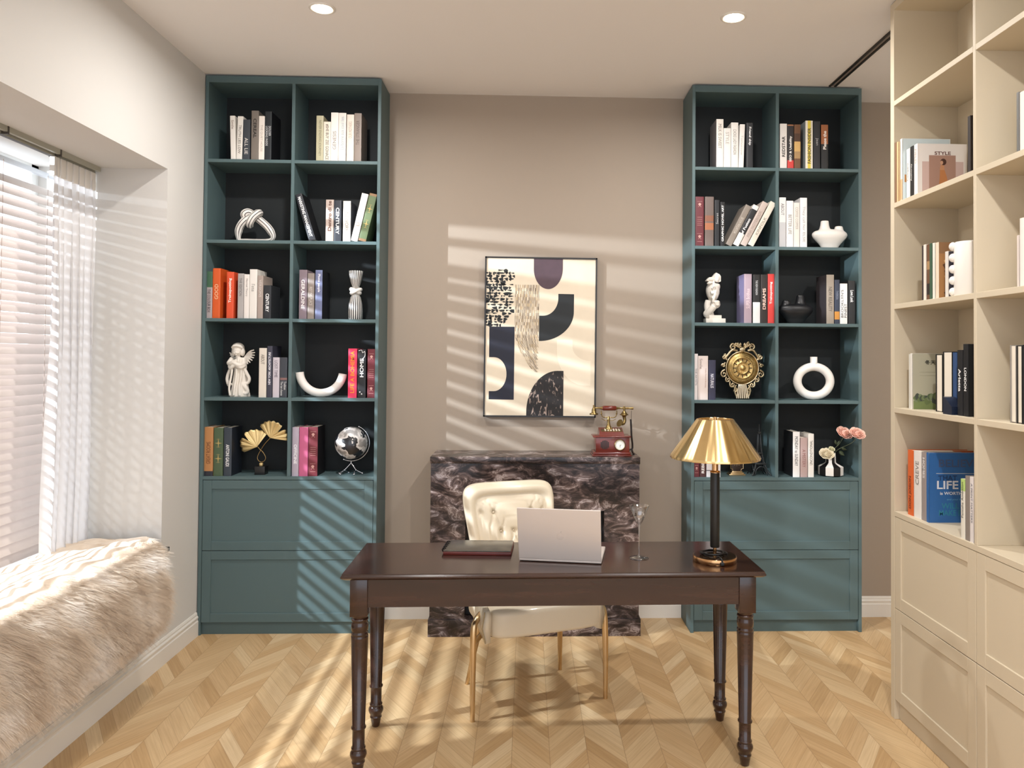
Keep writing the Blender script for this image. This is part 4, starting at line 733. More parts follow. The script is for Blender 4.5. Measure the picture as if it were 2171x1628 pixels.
 dict(x=1.57, y=-1.4465, z=1.734, w=0.0186, h=0.2232, d=0.16, rz=-90, tilt=0, c='#e4dcd0', t='', dir='T', tc='#0', label='cream book with brown cover, third shelf, far bay of beige bookcase', group='books on the third shelf in the far bay of the beige bookcase'),
 dict(x=1.57, y=-1.4692, z=1.734, w=0.0213, h=0.2198, d=0.16, rz=-90, tilt=0, c='#6a4a34', t='', dir='T', tc='#0', label='brown patterned book, third shelf, far bay of beige bookcase', group='books on the third shelf in the far bay of the beige bookcase', seg=[(0.1, 0.3, '#2c2420'), (0.55, 0.7, '#a8845c')]),
 dict(x=1.57, y=-1.4916, z=1.734, w=0.018, h=0.2213, d=0.16, rz=-90, tilt=0, c='#3c5a44', t='', dir='T', tc='#0', label='green book, third shelf, far bay of beige bookcase', group='books on the third shelf in the far bay of the beige bookcase'),
 dict(x=1.57, y=-1.5122, z=1.734, w=0.0148, h=0.2197, d=0.16, rz=-90, tilt=0, c='#e9e4d8', t='', dir='T', tc='#0', label='narrow white book, third shelf, far bay of beige bookcase', group='books on the third shelf in the far bay of the beige bookcase'),
 dict(x=1.57, y=-1.5339, z=1.734, w=0.0204, h=0.218, d=0.235, rz=-90, tilt=0, c='#e2d2bc', t='', dir='T', tc='#0', label='cream book beside brown illustrated cover, third shelf, far bay of beige bookcase', group='books on the third shelf in the far bay of the beige bookcase', pic='ers'),
 dict(x=1.57, y=-1.6025, z=1.734, w=0.0193, h=0.174, d=0.2, rz=-90, tilt=0, c='#ded8d0', t='', dir='T', tc='#0', label='navy covered book with pale spine, third shelf, far bay of beige bookcase', group='books on the third shelf in the far bay of the beige bookcase', pic='navy'),
 dict(x=1.57, y=-1.325, z=1.299, w=0.0094, h=0.2249, d=0.15, rz=-90, tilt=0, c='#d8d6cc', t='', dir='T', tc='#0', label='thin pale book at far end, fourth shelf, far bay of beige bookcase', group='books on the fourth shelf in the far bay of the beige bookcase'),
 dict(x=1.57, y=-1.3395, z=1.299, w=0.0145, h=0.2281, d=0.135, rz=-90, tilt=0, c='#e6e2d8', t='', dir='T', tc='#0', label='book with winter landscape cover and Chinese characters, fourth shelf, far bay of beige bookcase', group='books on the fourth shelf in the far bay of the beige bookcase', pic='winter', h0=1),
 dict(x=1.6, y=-1.4936, z=1.299, w=0.0474, h=0.2232, d=0.16, rz=-90, tilt=0, c='#e2d8d0', t='', dir='T', tc='#0', label='black bound book with pages outward, fourth shelf, far bay of beige bookcase', group='books on the fourth shelf in the far bay of the beige bookcase', fore=1),
 dict(x=1.6, y=-1.553, z=1.299, w=0.0622, h=0.2335, d=0.17, rz=-90, tilt=0, c='#e6dcd4', t='', dir='T', tc='#0', label='large black bound book with pages outward, fourth shelf, far bay of beige bookcase', group='books on the fourth shelf in the far bay of the beige bookcase', fore=1),
 dict(x=1.6, y=-1.6009, z=1.299, w=0.0268, h=0.2301, d=0.14, rz=-90, tilt=0, c='#2c4a78', t='', dir='T', tc='#0', label='blue book behind navy bookend, fourth shelf, far bay of beige bookcase', group='books on the fourth shelf in the far bay of the beige bookcase'),
 dict(x=1.57, y=-1.6863, z=1.299, w=0.0338, h=0.2382, d=0.16, rz=-90, tilt=0, c='#15171c', t='Arletta', dir='T', tc='#f2f2f2', label='black book with wide spaced white title beside bookend, fourth shelf, far bay of beige bookcase', group='books on the fourth shelf in the far bay of the beige bookcase', ts=(0.2, 0.72), bold=1),
 dict(x=1.57, y=-1.722, z=1.299, w=0.0309, h=0.2594, d=0.09, rz=-90, tilt=0, c='#121418', t='LONDON', dir='T', tc='#f2f2f2', label='tallest black book next to the divider, fourth shelf, far bay of beige bookcase', group='books on the fourth shelf in the far bay of the beige bookcase', ts=(0.33, 0.65), bold=1),
 dict(x=1.57, y=-1.3309, z=0.866, w=0.0447, h=0.2648, d=0.25, rz=-90, tilt=0, c='#d9652c', t='DON JOSON', dir='B', tc='#7c3418', label='orange book at far end, bottom shelf, far bay of beige bookcase', group='books on the bottom shelf in the far bay of the beige bookcase', ts=(0.4, 0.9), bold=1),
 dict(x=1.57, y=-1.3855, z=0.866, w=0.057, h=0.2676, d=0.16, rz=-90, tilt=0, c='#e8e2dc', t='CREVE', dir='B', tc='#8c8680', label='white book beside orange book, bottom shelf, far bay of beige bookcase', group='books on the bottom shelf in the far bay of the beige bookcase', ts=(0.15, 0.5)),
 dict(x=1.57, y=-1.4367, z=0.866, w=0.033, h=0.2694, d=0.16, rz=-90, tilt=0, c='#9a8f8c', t='HOMES', dir='T', tc='#e8e4e2', label='grey book between white and large blue book, bottom shelf, far bay of beige bookcase', group='books on the bottom shelf in the far bay of the beige bookcase', ts=(0.08, 0.38), bold=1),
 dict(x=1.57, y=-1.4646, z=0.866, w=0.0156, h=0.2717, d=0.24, rz=-90, tilt=0, c='#2c64a4', t='', dir='T', tc='#0', label='large blue book, LIFE on cover, bottom shelf, far bay of beige bookcase', group='books on the bottom shelf in the far bay of the beige bookcase', pic='life'),
 dict(x=1.553, y=-1.7305, z=0.866, w=0.0249, h=0.2112, d=0.11, rz=-90, tilt=0, c='#e4e0d4', t='Pantaha Ambition', dir='B', tc='#4c4c44', label='white and green Ambition book, bottom shelf, far bay of beige bookcase', group='books on the bottom shelf in the far bay of the beige bookcase', seg=[(0.8, 1, '#b8d47c')], ts=(0.05, 0.65)),
 dict(x=1.553, y=-1.7603, z=0.866, w=0.0283, h=0.2262, d=0.11, rz=-90, tilt=0, c='#8a8078', t='', dir='T', tc='#0', label='grey book beside bookcase divider, bottom shelf, far bay of beige bookcase', group='books on the bottom shelf in the far bay of the beige bookcase'),
 dict(x=1.553, y=-1.7866, z=0.866, w=0.02, h=0.2275, d=0.11, rz=-90, tilt=0, c='#e2dcda', t='A PRINT MATTERS', dir='T', tc='#6a6a78', label='white book titled A PRINT MATTERS, bottom shelf, far bay of beige bookcase', group='books on the bottom shelf in the far bay of the beige bookcase', ts=(0.1, 0.7)),
 dict(x=1.6, y=-1.9712, z=2.162, w=0.0111, h=0.2177, d=0.13, rz=-90, tilt=0, c='#6a6a68', t='', dir='T', tc='#0', label='grey patterned book, second shelf, near bay of beige bookcase', group='books on the second shelf in the near bay of the beige bookcase'),
 dict(x=1.6, y=-1.991, z=2.162, w=0.0219, h=0.2127, d=0.13, rz=-90, tilt=0, c='#e8e2da', t='', dir='T', tc='#0', label='white book, second shelf, near bay of beige bookcase', group='books on the second shelf in the near bay of the beige bookcase'),
 dict(x=1.6, y=-1.9692, z=1.734, w=0.009, h=0.1762, d=0.13, rz=-90, tilt=0, c='#d8ccc4', t='', dir='T', tc='#0', label='short off white book, third shelf, near bay of beige bookcase', group='books on the third shelf in the near bay of the beige bookcase'),
 dict(x=1.6, y=-1.9883, z=1.734, w=0.0219, h=0.2292, d=0.13, rz=-90, tilt=0, c='#e9e2da', t='', dir='T', tc='#0', label='tall white book, third shelf, near bay of beige bookcase', group='books on the third shelf in the near bay of the beige bookcase'),
 dict(x=1.57, y=-1.9873, z=1.299, w=0.0298, h=0.2512, d=0.15, rz=-90, tilt=0, c='#e2d8d0', t='', dir='T', tc='#0', label='grey bound book with pages outward, fourth shelf, near bay of beige bookcase', group='books on the fourth shelf in the near bay of the beige bookcase', fore=1, fc='#8c8680'),
 dict(x=1.57, y=-2.0183, z=1.299, w=0.0267, h=0.2496, d=0.15, rz=-90, tilt=0, c='#e2d8d0', t='', dir='T', tc='#0', label='black bound book with pages outward, fourth shelf, near bay of beige bookcase', group='books on the fourth shelf in the near bay of the beige bookcase', fore=1),
 dict(x=1.57, y=-2.0443, z=1.299, w=0.0198, h=0.2513, d=0.15, rz=-90, tilt=0, c='#15171c', t='', dir='T', tc='#0', label='plain black book, fourth shelf, near bay of beige bookcase', group='books on the fourth shelf in the near bay of the beige bookcase'),
]
# ---------------- books ----------------
PAGE=mat('page_block','#e8dfcf',.85)
def book(s):
    w,h,d=s['w'],s['h'],s['d']; hw=w/2
    th=R(s['tilt']); z=s['z']+ (abs(SIN(th))*hw if th else 0); x=s['x']
    t=thing('book',s['label'],'book',(x,s['y'],z),(0,th,R(s['rz'])),s['group'])
    if s['dir'] and len(s['label'].split())>16: t['label']=' '.join(s['label'].split()[:16])
    fore=s.get('fore'); base=s.get('fc','#141414') if fore else s['c']
    mats=[cm(base,.5)]; idx={base:0}
    def mi(c):
        if c not in idx: idx[c]=len(mats); mats.append(cm(c,.5))
        return idx[c]
    b=MB(); tk=.0022 if w>.018 else .0012
    segs=sorted(s.get('seg',[]),key=lambda q:q[0]); cuts=[]; z0=0
    for a,c,colr in segs:
        if a>z0+1e-6: cuts.append((z0,a,base))
        cuts.append((a,c,colr)); z0=c
    if z0<1: cuts.append((z0,1,base))
    fcol=s.get('face',base); f2=s.get('face2',base); whole=(len(segs)==1 and segs[0][2] in ('#b8d47c','#c4c4c6','#3f6148','#eceaea'))
    if not fore:
        for a,c,colr in cuts:                       # spine, slightly rounded
            if w>.02: b.prism([(-hw,0.0015),(-hw*.6,.0002),(0,0),(hw*.6,.0002),(hw,.0015),(hw,tk+.002),(-hw,tk+.002)],a*h,c*h,'z',mi(colr))
            else: b.box(-hw,hw,0,tk,a*h,c*h,mi(colr))
        b.box(-hw,-hw+tk,.0015+tk,d,0,h,mi(f2)); b.box(hw-tk,hw,.0015+tk,d,0,h,mi(fcol))
    else:
        b.box(-hw,-hw+tk,0,d,0,h,0); b.box(hw-tk,hw,0,d,0,h,0); b.box(-hw,hw,d-tk,d,0,h,0)
    if s.get('stripe'): b.box(-hw*.42,hw*.42,-.0004,.002,.0,h,mi(s['stripe']))
    if s.get('emblem'):
        e=mi(s['emblem'])
        for zz in (.09,.17,.25,.42,.46,.5,.54,.58,.9): 
            if zz in (.17,): continue
            b.box(-hw*.6,hw*.6,-.0005,.001,zz*h,zz*h+.0013,e)
        for zz in (.17,.82):
            for k in range(2):
                q=Matrix.Translation((0,-.0003,zz*h))@Matrix.Rotation(R(45+90*k),4,'Y'); b.box(-hw*.5,hw*.5,-.0003,.0004,-.0008,.0008,e,q)
            b.lathe([(hw*.32,-.0004),(hw*.32,.0004)],(0,0,0),12,e,Matrix.Translation((0,-.0004,zz*h+.007))@Matrix.Rotation(R(90),4,'X'),False)
    if s.get('stars'):
        e=mi(s['stars'])
        for zz,sc in ((.68,1),(.36,1)):
            P=[]
            for k in range(8):
                a=PI/4*k; r=(hw*.8*(1.35 if k%4==2 else 1) if k%2==0 else hw*.16)*sc; P.append((r*COS(a),zz*h+r*SIN(a)))
            b.prism(P,-.0006,.001,'y',e)
        for zz in (.28,.44,.6,.76): b.box(-hw*.4,hw*.4,-.0005,.001,zz*h,zz*h+.001,e)
    if s.get('doodle'):
        e=mi(s['doodle']); b.tube(bez([(-hw*.8,-.0008,h*.97),(-.002,-.0008,h*.985),(.004,-.0008,h*.93),(hw*.7,-.0008,h*.955),(hw*.75,-.0008,h*.86),(.004,-.0008,h*.8),(hw*.5,-.0008,h*.77)],5),.0016,6,e,flat=.4)
        b.ell((-hw*.4,-.0005,h*.12),(.004,.0006,.004),8,6,e); b.ell((hw*.05,-.0005,h*.08),(.004,.0006,.004),8,6,e)
    pic=s.get('pic')
    X=hw+.0002
    def fp(y0,y1,z0,z1,c,o=0): b.add([(X+o,y0,z0),(X+o,y1,z0),(X+o,y1,z1),(X+o,y0,z1)],[(0,1,2,3)],mi(c))
    def fpoly(P,c,o=0): b.add([(X+o,y,z) for y,z in P],[tuple(range(len(P)))],mi(c))
    texts=[]
    if pic=='style':
        fp(.02,.05,.06*h,.66*h,'#cfb3ab'); fp(.14,.19,.06*h,.66*h,'#c9b0aa'); fp(.048,.158,.06*h,.78*h,'#a88474',.0002)
        fpoly([(.085,.07*h),(.13,.07*h),(.122,.36*h),(.112,.5*h),(.103,.54*h),(.093,.5*h),(.092,.36*h)],'#b8794a',.0004)
        fpoly([(.092,.5*h),(.112,.5*h),(.11,.6*h),(.096,.6*h)],'#c08a64',.0005)
        fpoly([(.107+.0125*COS(a*PI/8),.655*h+.0135*SIN(a*PI/8)) for a in range(16)],'#4a2c22',.0006)
        fpoly([(.100+.006*COS(a*PI/8),.64*h+.008*SIN(a*PI/8)) for a in range(16)],'#c89a7c',.0007); texts.append(('STYLE',.104,.82*h,.075,.014,'#6a4038'))
    if pic=='blue':
        fp(.004,.2,.002,h-.002,'#cfdde0'); fp(.01,.05,.3*h,.42*h,'#c08a50',.0002)
    if pic=='ers':
        fp(.003,.23,.0,.8*h,'#a8794a'); fp(.003,.23,.8*h,h,'#8f6a48',.0001); texts.append(('CITIES',.12,.9*h,.15,.024,'#3a241c'))
        for k in range(14):
            q=random.Random(k); yy=q.uniform(.01,.06); zz=q.uniform(.05,.7)*h; fpoly([(yy,zz),(yy+.02,zz+.012),(yy+.03,zz-.004),(yy+.012,zz-.02)],['#c89a62','#5e3c24','#d8b47c'][k%3],.0003)
    if pic=='navy': fp(.003,.197,.001,h-.001,'#3a3846'); texts+= [('Reading Harbour',.09,.62*h,.11,.006,'#d0ccd4'),('notes',.12,.55*h,.04,.005,'#d0ccd4')]
    if pic=='winter':
        fp(.003,.133,.001,h-.001,'#b9b49c'); fp(.006,.131,.0,.15*h,'#7e8c58',.0002)
        for k in range(26):
            q=random.Random(k+3); yy=.012+k*.0043; r_=q.uniform(.008,.018); zz=.17*h+q.uniform(-.004,.016)
            fpoly([(yy+r_*COS(a*PI/5)*.8,zz+r_*SIN(a*PI/5)*q.uniform(.7,1.1)) for a in range(10)],['#6f7d50','#7f8a66','#5c6a4c','#4a5048'][k%4],.0003+.00004*k)
        fp(.03,.11,.66*h,.664*h,'#8c876c',.0003); fp(.03,.12,.6*h,.603*h,'#8c876c',.0003); texts.append(('冬天',.075,.84*h,.045,.018,'#33322a'))
    if pic=='life':
        fp(.004,.236,.002,h-.002,'#2e63a0'); fp(.03,.19,.7*h,.706*h,'#d8dce0',.0002)
        texts+=[('BELIEVE',.12,.85*h,.16,.03,'#46587c'),('THAT',.075,.64*h,.075,.02,'#203c66'),('LIFE',.075,.54*h,.085,.032,'#d8dce4'),('is WORTH LIVING',.12,.42*h,.15,.012,'#d8dce4'),('and your belief',.11,.33*h,.11,.009,'#5a9ac0'),('WILL',.085,.24*h,.07,.022,'#2f7f9a'),('MAKE IT',.09,.14*h,.10,.022,'#2f7f9a')]
    b.build('cover',mats,t)
    g=.003 if w>.018 else .001
    b=MB(); b.box(-hw+tk+.0001,hw-tk-.0001,(.004 if fore else tk+.0025),(d-tk-.0005 if fore else d-.004),g,h-g); b.build('pages',PAGE,t)
    for q in texts: text_part(q[0],(X+.0004,q[1],q[2]),(0,1,0),(0,0,1),q[3],q[4],cm(q[5]),t,'cover_title',bold=1)
    if s['t']:
        a,c=s.get('ts',(.2,.8)); zc=h*(1-(a+c)/2) if s['dir']=='T' else h*(1-(a+c)/2); L=h*(c-a); n=s['t'].count('\n')+1
        H=w*(.46 if n==1 else .8); 
        if s['t']=='Smile' and w>.05:
            xo=-hw*.45; text_part('Smile',(xo,-.0002,h*.82),(0,0,-1),(1,0,0),h*.24,w*.26,cm(s['tc']),t); text_part('TOKo Personal Branding',(hw*.5,-.0002,h*.5),(0,0,-1),(1,0,0),h*.62,w*.13,cm('#9a6a50'),t); return t
        xd,yd=((0,0,-1),(1,0,0)) if s['dir']=='T' else ((0,0,1),(-1,0,0))
        text_part(s['t'],(0,-.0002-(.0004 if s.get('stripe') else 0),zc),xd,yd,L,H,cm(s['tc']),t,bold=s.get('bold',0))
    return t
for s_ in BOOKS: book(s_)
# ---------------- ornaments ----------------
CER=mat('white_ceramic','#ece7e0',.45,sub=.05); BLK=mat('black_stripe','#2a2426',.45); PLA=mat('white_plaster','#e6dfd4',.75)
def st(n,on,w=1): return lambda k:1 if (k%n)<w else 0
# knot sculpture  (crop scale: .000872 m per unit)
t=thing('knot_sculpture','white and black striped ceramic knot ornament shaped like a tied loop','sculpture',(-1.50,-.16,ZT[1]))
K=.0001637
def kp(x,y,d): return ((x-900)*K,d,(1345-y)*K+.0005)
pts=bez([kp(340,1275,0),kp(600,1285,0),kp(900,1290,0),kp(1200,1285,0),kp(1400,1240,0),kp(1440,1100,0),kp(1290,850,0),kp(1060,640,.006),kp(880,510,.016),kp(720,380,.012),kp(600,320,0),kp(500,380,-.008),kp(500,470,-.002),kp(570,640,.020),kp(660,740,.004),kp(720,700,-.026),kp(830,520,-.030),kp(950,380,-.018),kp(960,345,.008),kp(820,400,.026),kp(640,490,.006),kp(480,650,-.010),kp(350,820,-.004),kp(290,1000,0),kp(290,1160,0)],7,True)
rad=[]
for p_ in pts: rad.append(.0100+.0105*min(1,max(0,(p_.z-.012)/.05)))
b=MB(); b.tube(pts,rad,32,0,closed=True,stripes=lambda k:1 if k%4==0 else 0); b.build('knotted_tube',[CER,BLK],t)
# striped knot vase
t=thing('vase','tall black and white striped vase with a knotted waist','vase',(-.953,-.16,ZT[2]))
sf=lambda k:1 if k%2 else 0
b=MB(); b.lathe([(.033,0),(.038,.01),(.0385,.05),(.036,.09),(.028,.125),(.018,.145),(.012,.155)],seg=40,stripes=sf); b.build('lower_body',[CER,BLK],t)
b=MB(); b.lathe([(.012,.165),(.018,.18),(.028,.21),(.036,.25),(.038,.272),(.035,.272),(.033,.25),(.025,.215)],seg=40,stripes=sf); b.build('upper_cup',[CER,BLK],t)
b=MB(); b.tube(bez([(-.020,-.012,.15),(.0,-.024,.158),(.022,-.012,.168),(.024,.008,.17),(.0,.02,.162),(-.022,.01,.165),(-.022,-.01,.172),(0,-.02,.163),(.022,-.006,.152),(.015,.016,.15),(-.015,.014,.148)],6,True),.0105,14,closed=True); b.build('knot',CER,t)
# angel
t=thing('angel_figurine','white plaster winged angel figurine with crossed arms','figurine',(-1.579,-.16,ZT[3]))
A=.000584
def ap(x,y,d=0): return ((x-492)*A,d,(1527-y)*A*.985)
b=MB()
b.lathe([(.050,0),(.049,.012),(.042,.05),(.036,.10),(.031,.14),(.032,.165),(.031,.185),(.022,.205),(.012,.215)],(0.001,0,0),32,sy=.8,ripple=lambda a:.07*SIN(9*a)+.05*SIN(5*a+1))
b.ell(ap(470,1085,-.004),(.028,.027,.033)); b.ell(ap(468,1062,.004),(.0335,.033,.029)); b.ell(ap(430,1100,.004),(.011,.02,.025)); b.ell(ap(512,1100,.004),(.011,.02,.025))
b.tube([ap(470,1140,0),ap(470,1165,0)],.013,12)
b.tube(bez([ap(425,1060,-.018),ap(450,1045,-.03),ap(490,1045,-.03),ap(520,1062,-.016)],4),.006,8)   # hair band
b.ell(ap(468,1105,-.030),(.004,.005,.006)); b.ell(ap(456,1112,-.026),(.008,.006,.006)); b.ell(ap(484,1112,-.026),(.008,.006,.006)); b.ell(ap(470,1128,-.025),(.006,.005,.0028))
for a in ([ap(418,1165,0),ap(402,1210,-.018),ap(440,1205,-.034),ap(485,1180,-.034)],[ap(520,1165,0),ap(533,1215,-.018),ap(495,1225,-.038),ap(440,1190,-.034)]): b.tube(bez(a,5),[.014]*6+[.011]*10,12)
for a,r in (([ap(400,1235,-.01),ap(425,1255,-.03),ap(470,1225,-.036),ap(520,1250,-.03),ap(545,1225,-.012)],.010),([ap(412,1250,-.01),ap(388,1320,-.012),ap(382,1370,-.012),ap(398,1420,-.01),ap(415,1400,-.02)],.009),([ap(532,1250,-.01),ap(565,1310,-.012),ap(586,1355,-.012),ap(573,1395,-.012),ap(530,1405,-.02)],.009),([ap(520,1400,-.02),ap(560,1440,-.02),ap(572,1480,-.015),ap(545,1500,-.02)],.012),([ap(440,1260,-.03),ap(430,1350,-.034),ap(420,1440,-.04),ap(430,1515,-.042)],.006),([ap(480,1260,-.03),ap(478,1350,-.034),ap(470,1440,-.042),ap(465,1515,-.044)],.006),([ap(520,1260,-.026),ap(520,1350,-.03),ap(510,1440,-.038),ap(515,1515,-.04)],.006)):
    b.tube(bez(a,5),r,10)
remesh(b.build('body',PLA,t),.0022,3)
b=MB()
for i,(x,y) in enumerate([(606,1080),(616,1105),(614,1132),(606,1158),(592,1182),(572,1204),(550,1218)]):
    p=bez([ap(512,1170,.02),ap((512+x)/2,(1150+y)/2-14+i*3,.026),ap(x,y,.022)],5); n=len(p); b.tube(p,[.0075*(1-.5*k/n) for k in range(n)],8,flat=.5)
for i,(x,y) in enumerate([(374,1108),(380,1130),(388,1152)]):
    p=bez([ap(430,1165,.02),ap((430+x)/2,(1150+y)/2,.026),ap(x,y,.024)],5); n=len(p); b.tube(p,[.007*(1-.5*k/n) for k in range(n)],8,flat=.5)
remesh(b.build('wings',PLA,t),.0018,2)
# U vase
t=thing('arch_vase','white ceramic vase shaped like an upturned arch','vase',(-1.132,-.175,ZT[3]))
pts=[(.119*COS(R(a)),0,.1445+.122*SIN(R(a))) for a in range(-176,-3,6)]
pts=[(x*(1.0),y,z) for x,y,z in pts]
b=MB(); b.tube(pts,[.0225]*len(pts),24,caps=True); b.build('arch_body',CER,t)
# ginkgo
GOLD=mat('gold_leaf','#ecd49c',.5,1.0,bump=.3,bscale=90); 
t=thing('ginkgo_ornament','gold ornament of two ginkgo leaves on a black block','ornament',(-1.452,-.17,ZT[4]))
G=.0001632*1.353
def gp(x,y,d=0): return ((x-640)*.000217,d,(1455-y)*.000221)
b=MB(); b.bbox(-.028,.028,-.028,.028,0,.046,.002); b.build('block_base',mat('black_block','#141414',.4),t)
b=MB(); b.bbox(-.009,.009,-.009,.009,.046,.062,.002); b.build('gold_cube',GOLD,t)
b=MB()
b.tube(bez([gp(640,1160),gp(560,1120,.002),gp(535,1030,.003),gp(600,880,.004),gp(720,700,.0),gp(850,560,0)],6),.0018,8)
b.tube(bez([gp(640,1160),gp(720,1120,-.002),gp(745,1030,-.003),gp(680,910,-.004),gp(600,840,-.003),gp(540,775,0)],6),.0018,8)
b.build('stem',mat('stem_gold','#b89a68',.3,1.0),t)
def gink(c,dirs,rmax,notch,name,yo):
    b=MB(); n=60; m=10; vs=[];fs=[]
    a0,a1=dirs
    for i in range(n+1):
        s=i/n; a=R(a0+(a1-a0)*s); rr=rmax(s)*(1+.03*SIN(s*55)); rr*=1-.45*math.exp(-((s-notch)/.03)**2)
        for j in range(m+1):
            q=j/m; vs.append((c[0]+rr*q*COS(a),yo+.0022*q*SIN(s*46)+.0012*q*SIN(s*117)+.014*q*q*COS(s*6),c[2]+rr*q*SIN(a)))
    for i in range(n):
        for j in range(m): k=i*(m+1)+j; fs.append((k,k+m+1,k+m+2,k+1))
    b.add(vs,fs,0,True); o=b.build(name,GOLD,t,fix=False); sd=o.modifiers.new('s','SOLIDIFY'); sd.thickness=.0012
gink(gp(850,560),(-10,134),lambda s:.096*(.93+.07*SIN(s*PI)),.33,'leaf',-.002)
gink(gp(540,775),(56,203),lambda s:.098*(.86+.14*SIN(s*PI)),.58,'leaf',-.006)
# globe
t=thing('globe','small black and silver desk globe on a jointed chrome stand','globe',(-.965,-.165,ZT[4]))
CHR=mat('chrome','#d8d8dc',.12,1.0)
gm=mat('globe_print','#17171b',.35,coat=.4); nt=gm.node_tree; tc=nt.nodes.new('ShaderNodeTexCoord'); n=nt.nodes.new('ShaderNodeTexNoise'); n.inputs['Scale'].default_value=13; n.inputs['Detail'].default_value=4; n.inputs['Roughness'].default_value=.55
mp=nt.nodes.new('ShaderNodeMapping'); mp.inputs['Location'].default_value=(3.1,.7,1.3); nt.links.new(tc.outputs['Object'],mp.inputs[0]); nt.links.new(mp.outputs[0],n.inputs['Vector']); r=ramp(nt,n.outputs[0],[(0,'#17171b'),(.485,'#1c1c22'),(.49,'#d6d2ce'),(.56,'#c9c2bd'),(.6,'#8f8a86')]); nt.links.new(r.outputs[0],nt.nodes['Principled BSDF'].inputs['Base Color'])
zc=.172; b=MB(); b.ell((0,0,zc),(.089,.089,.089),48,28); b.build('globe_ball',gm,t)
b=MB(); ca,sa=COS(R(-24)),SIN(R(-24)); pp=[]
for k in range(31):
    a=R(90-180*k/30); x,z=.099*COS(a),.099*SIN(a); pp.append((x*ca-z*sa,0,zc+x*sa+z*ca))
b.tube(pp,.0028,8,flat=1.4); b.ell(pp[0],(.005,.005,.005)); b.ell(pp[-1],(.005,.005,.005)); b.build('meridian_arc',CHR,t)
b=MB(); hub=(0.0,0,.062); b.tube([(0,0,.074),hub],.003,8); b.ell(hub,(.005,.005,.005))
for jx,feet in ((-.034,((-.062,-.006),(-.050,-.035),(-.02,.03))),(.028,((.062,-.002),(.025,-.04),(.012,.035)))):
    j=(jx,-.005,.024); b.tube([hub,j],.0028,8); b.ell(j,(.006,.006,.006))
    for fx,fy in feet: b.tube([j,(fx,fy,.006)],.002,8); b.ell((fx,fy,.006),(.0065,.0065,.006))
b.build('stand',CHR,t)
# double neck vases
def double_vase(name,label,m,loc,flip,sc=1):
    t=thing(name,label,'vase',loc)
    b=MB(); f=-1 if flip else 1
    b.lathe([(.043,0),(.047,.008),(.060,.028),(.078,.047),(.094,.064),(.102,.080),(.099,.093),(.086,.103),(.055,.112),(.02,.115)],(0,0,0),40,sx=1,sy=.45)
    b.lathe([(.052,.080),(.042,.098),(.030,.118),(.0245,.138),(.0222,.1625)],(-.028*f,0,0),28,sy=.8); b.lathe([(.046,.075),(.036,.093),(.0265,.11),(.0215,.132)],(.053*f,0,0),28,sy=.8)
    b2=b.build('vase_body',m,t); remesh(b2,.0028,14)
    b=MB()
    for x,z in ((-.028*f,.1615),(.053*f,.1315)): b.lathe([(.0165,0),(.0165,.0022)],(x,0,z),24)
    b.build('opening',mat('vase_hollow','#5a544e',.9) if m is CER else GAP,t)
double_vase('vase','matte white organic vase with two uneven necks',CER,(1.707,-.165,ZT[1]),False)
double_vase('vase','matte black organic vase with two uneven necks',mat('black_matte','#16171a',.4),(1.512,-.165,ZT[2]),True)
# hush face sculpture
t=thing('face_sculpture','white sculpture of a partial face with a finger raised to the lips','sculpture',(1.048,-.165,ZT[2]))
def fp_(x,y,d=0): return ((x-180)*.00049,d,(640-y)*.000486)
b=MB()
def plate(P,d0,d1): b.prism([(fp_(x,y)[0],fp_(x,y)[2]) for x,y in P],d0,d1,'y')
# shell of the face: ellipsoid lower half, cheek, jaw
b.ell(fp_(166,262,.002),(.0385,.036,.056)); b.ell(fp_(192,215,.002),(.029,.032,.030)); b.ell(fp_(166,320,-.004),(.030,.030,.030)); b.ell(fp_(166,345,.004),(.024,.026,.026)); b.ell(fp_(165,385,.012),(.022,.02,.032))
# forehead sweeping up to a flame tip, open eye slot on the right
plate([(78,150),(110,112),(150,106),(172,78),(192,55),(232,76),(247,100),(247,158),(232,165),(190,160),(150,158),(120,164)],-.026,.012)
b.ell(fp_(205,122,-.014),(.019,.02,.026)); b.ell(fp_(140,140,-.016),(.024,.018,.010)); b.ell(fp_(118,178,-.020),(.016,.014,.008),rot=(0,R(-15),0))
b.tube([fp_(160,158,-.026),fp_(157,205,-.038),fp_(155,232,-.045)],[.007,.0075,.0095],12); b.ell(fp_(144,236,-.036),(.007,.009,.0055)); b.ell(fp_(169,236,-.036),(.007,.009,.0055))
b.ell(fp_(145,280,-.0365),(.014,.008,.0045)); b.ell(fp_(147,296,-.036),(.0125,.008,.0052)); b.ell(fp_(160,350,-.030),(.013,.011,.011))
b.tube(bez([fp_(176,268,-.047),fp_(167,310,-.052),fp_(155,360,-.050),(fp_(148,400,-.044))],5),[.0065]*5+[.0075]*11,12)
b.ell(fp_(185,425,-.032),(.025,.018,.023))
for k in range(3): b.tube(bez([fp_(160+8*k,398+17*k,-.047),fp_(200,396+18*k,-.052),fp_(218-5*k,408+17*k,-.034)],4),.0075,10)
b.tube(bez([fp_(165,445,-.034),fp_(135,485,-.026),fp_(108,520,-.016),fp_(98,545,-.008)],5),[.019]*16,14); b.tube(bez([fp_(118,378,.004),fp_(104,430,.002),fp_(108,490,0),fp_(125,575,0)],4),.018,12); b.ell(fp_(96,532,-.006),(.021,.02,.022)); b.tube([fp_(130,500,.0),fp_(150,580,0)],.020,12)
fo=b.build('face',PLA,t); remesh(fo,.0017,3)
c_=MB(); c_.prism([(fp_(x,y)[0],fp_(x,y)[2]) for x,y in [(172,163),(250,172),(262,196),(250,190),(182,178)]],-.06,.02,'y'); 
cut=bpy.data.meshes.new('c'); cut.from_pydata(c_.v,[],c_.f)
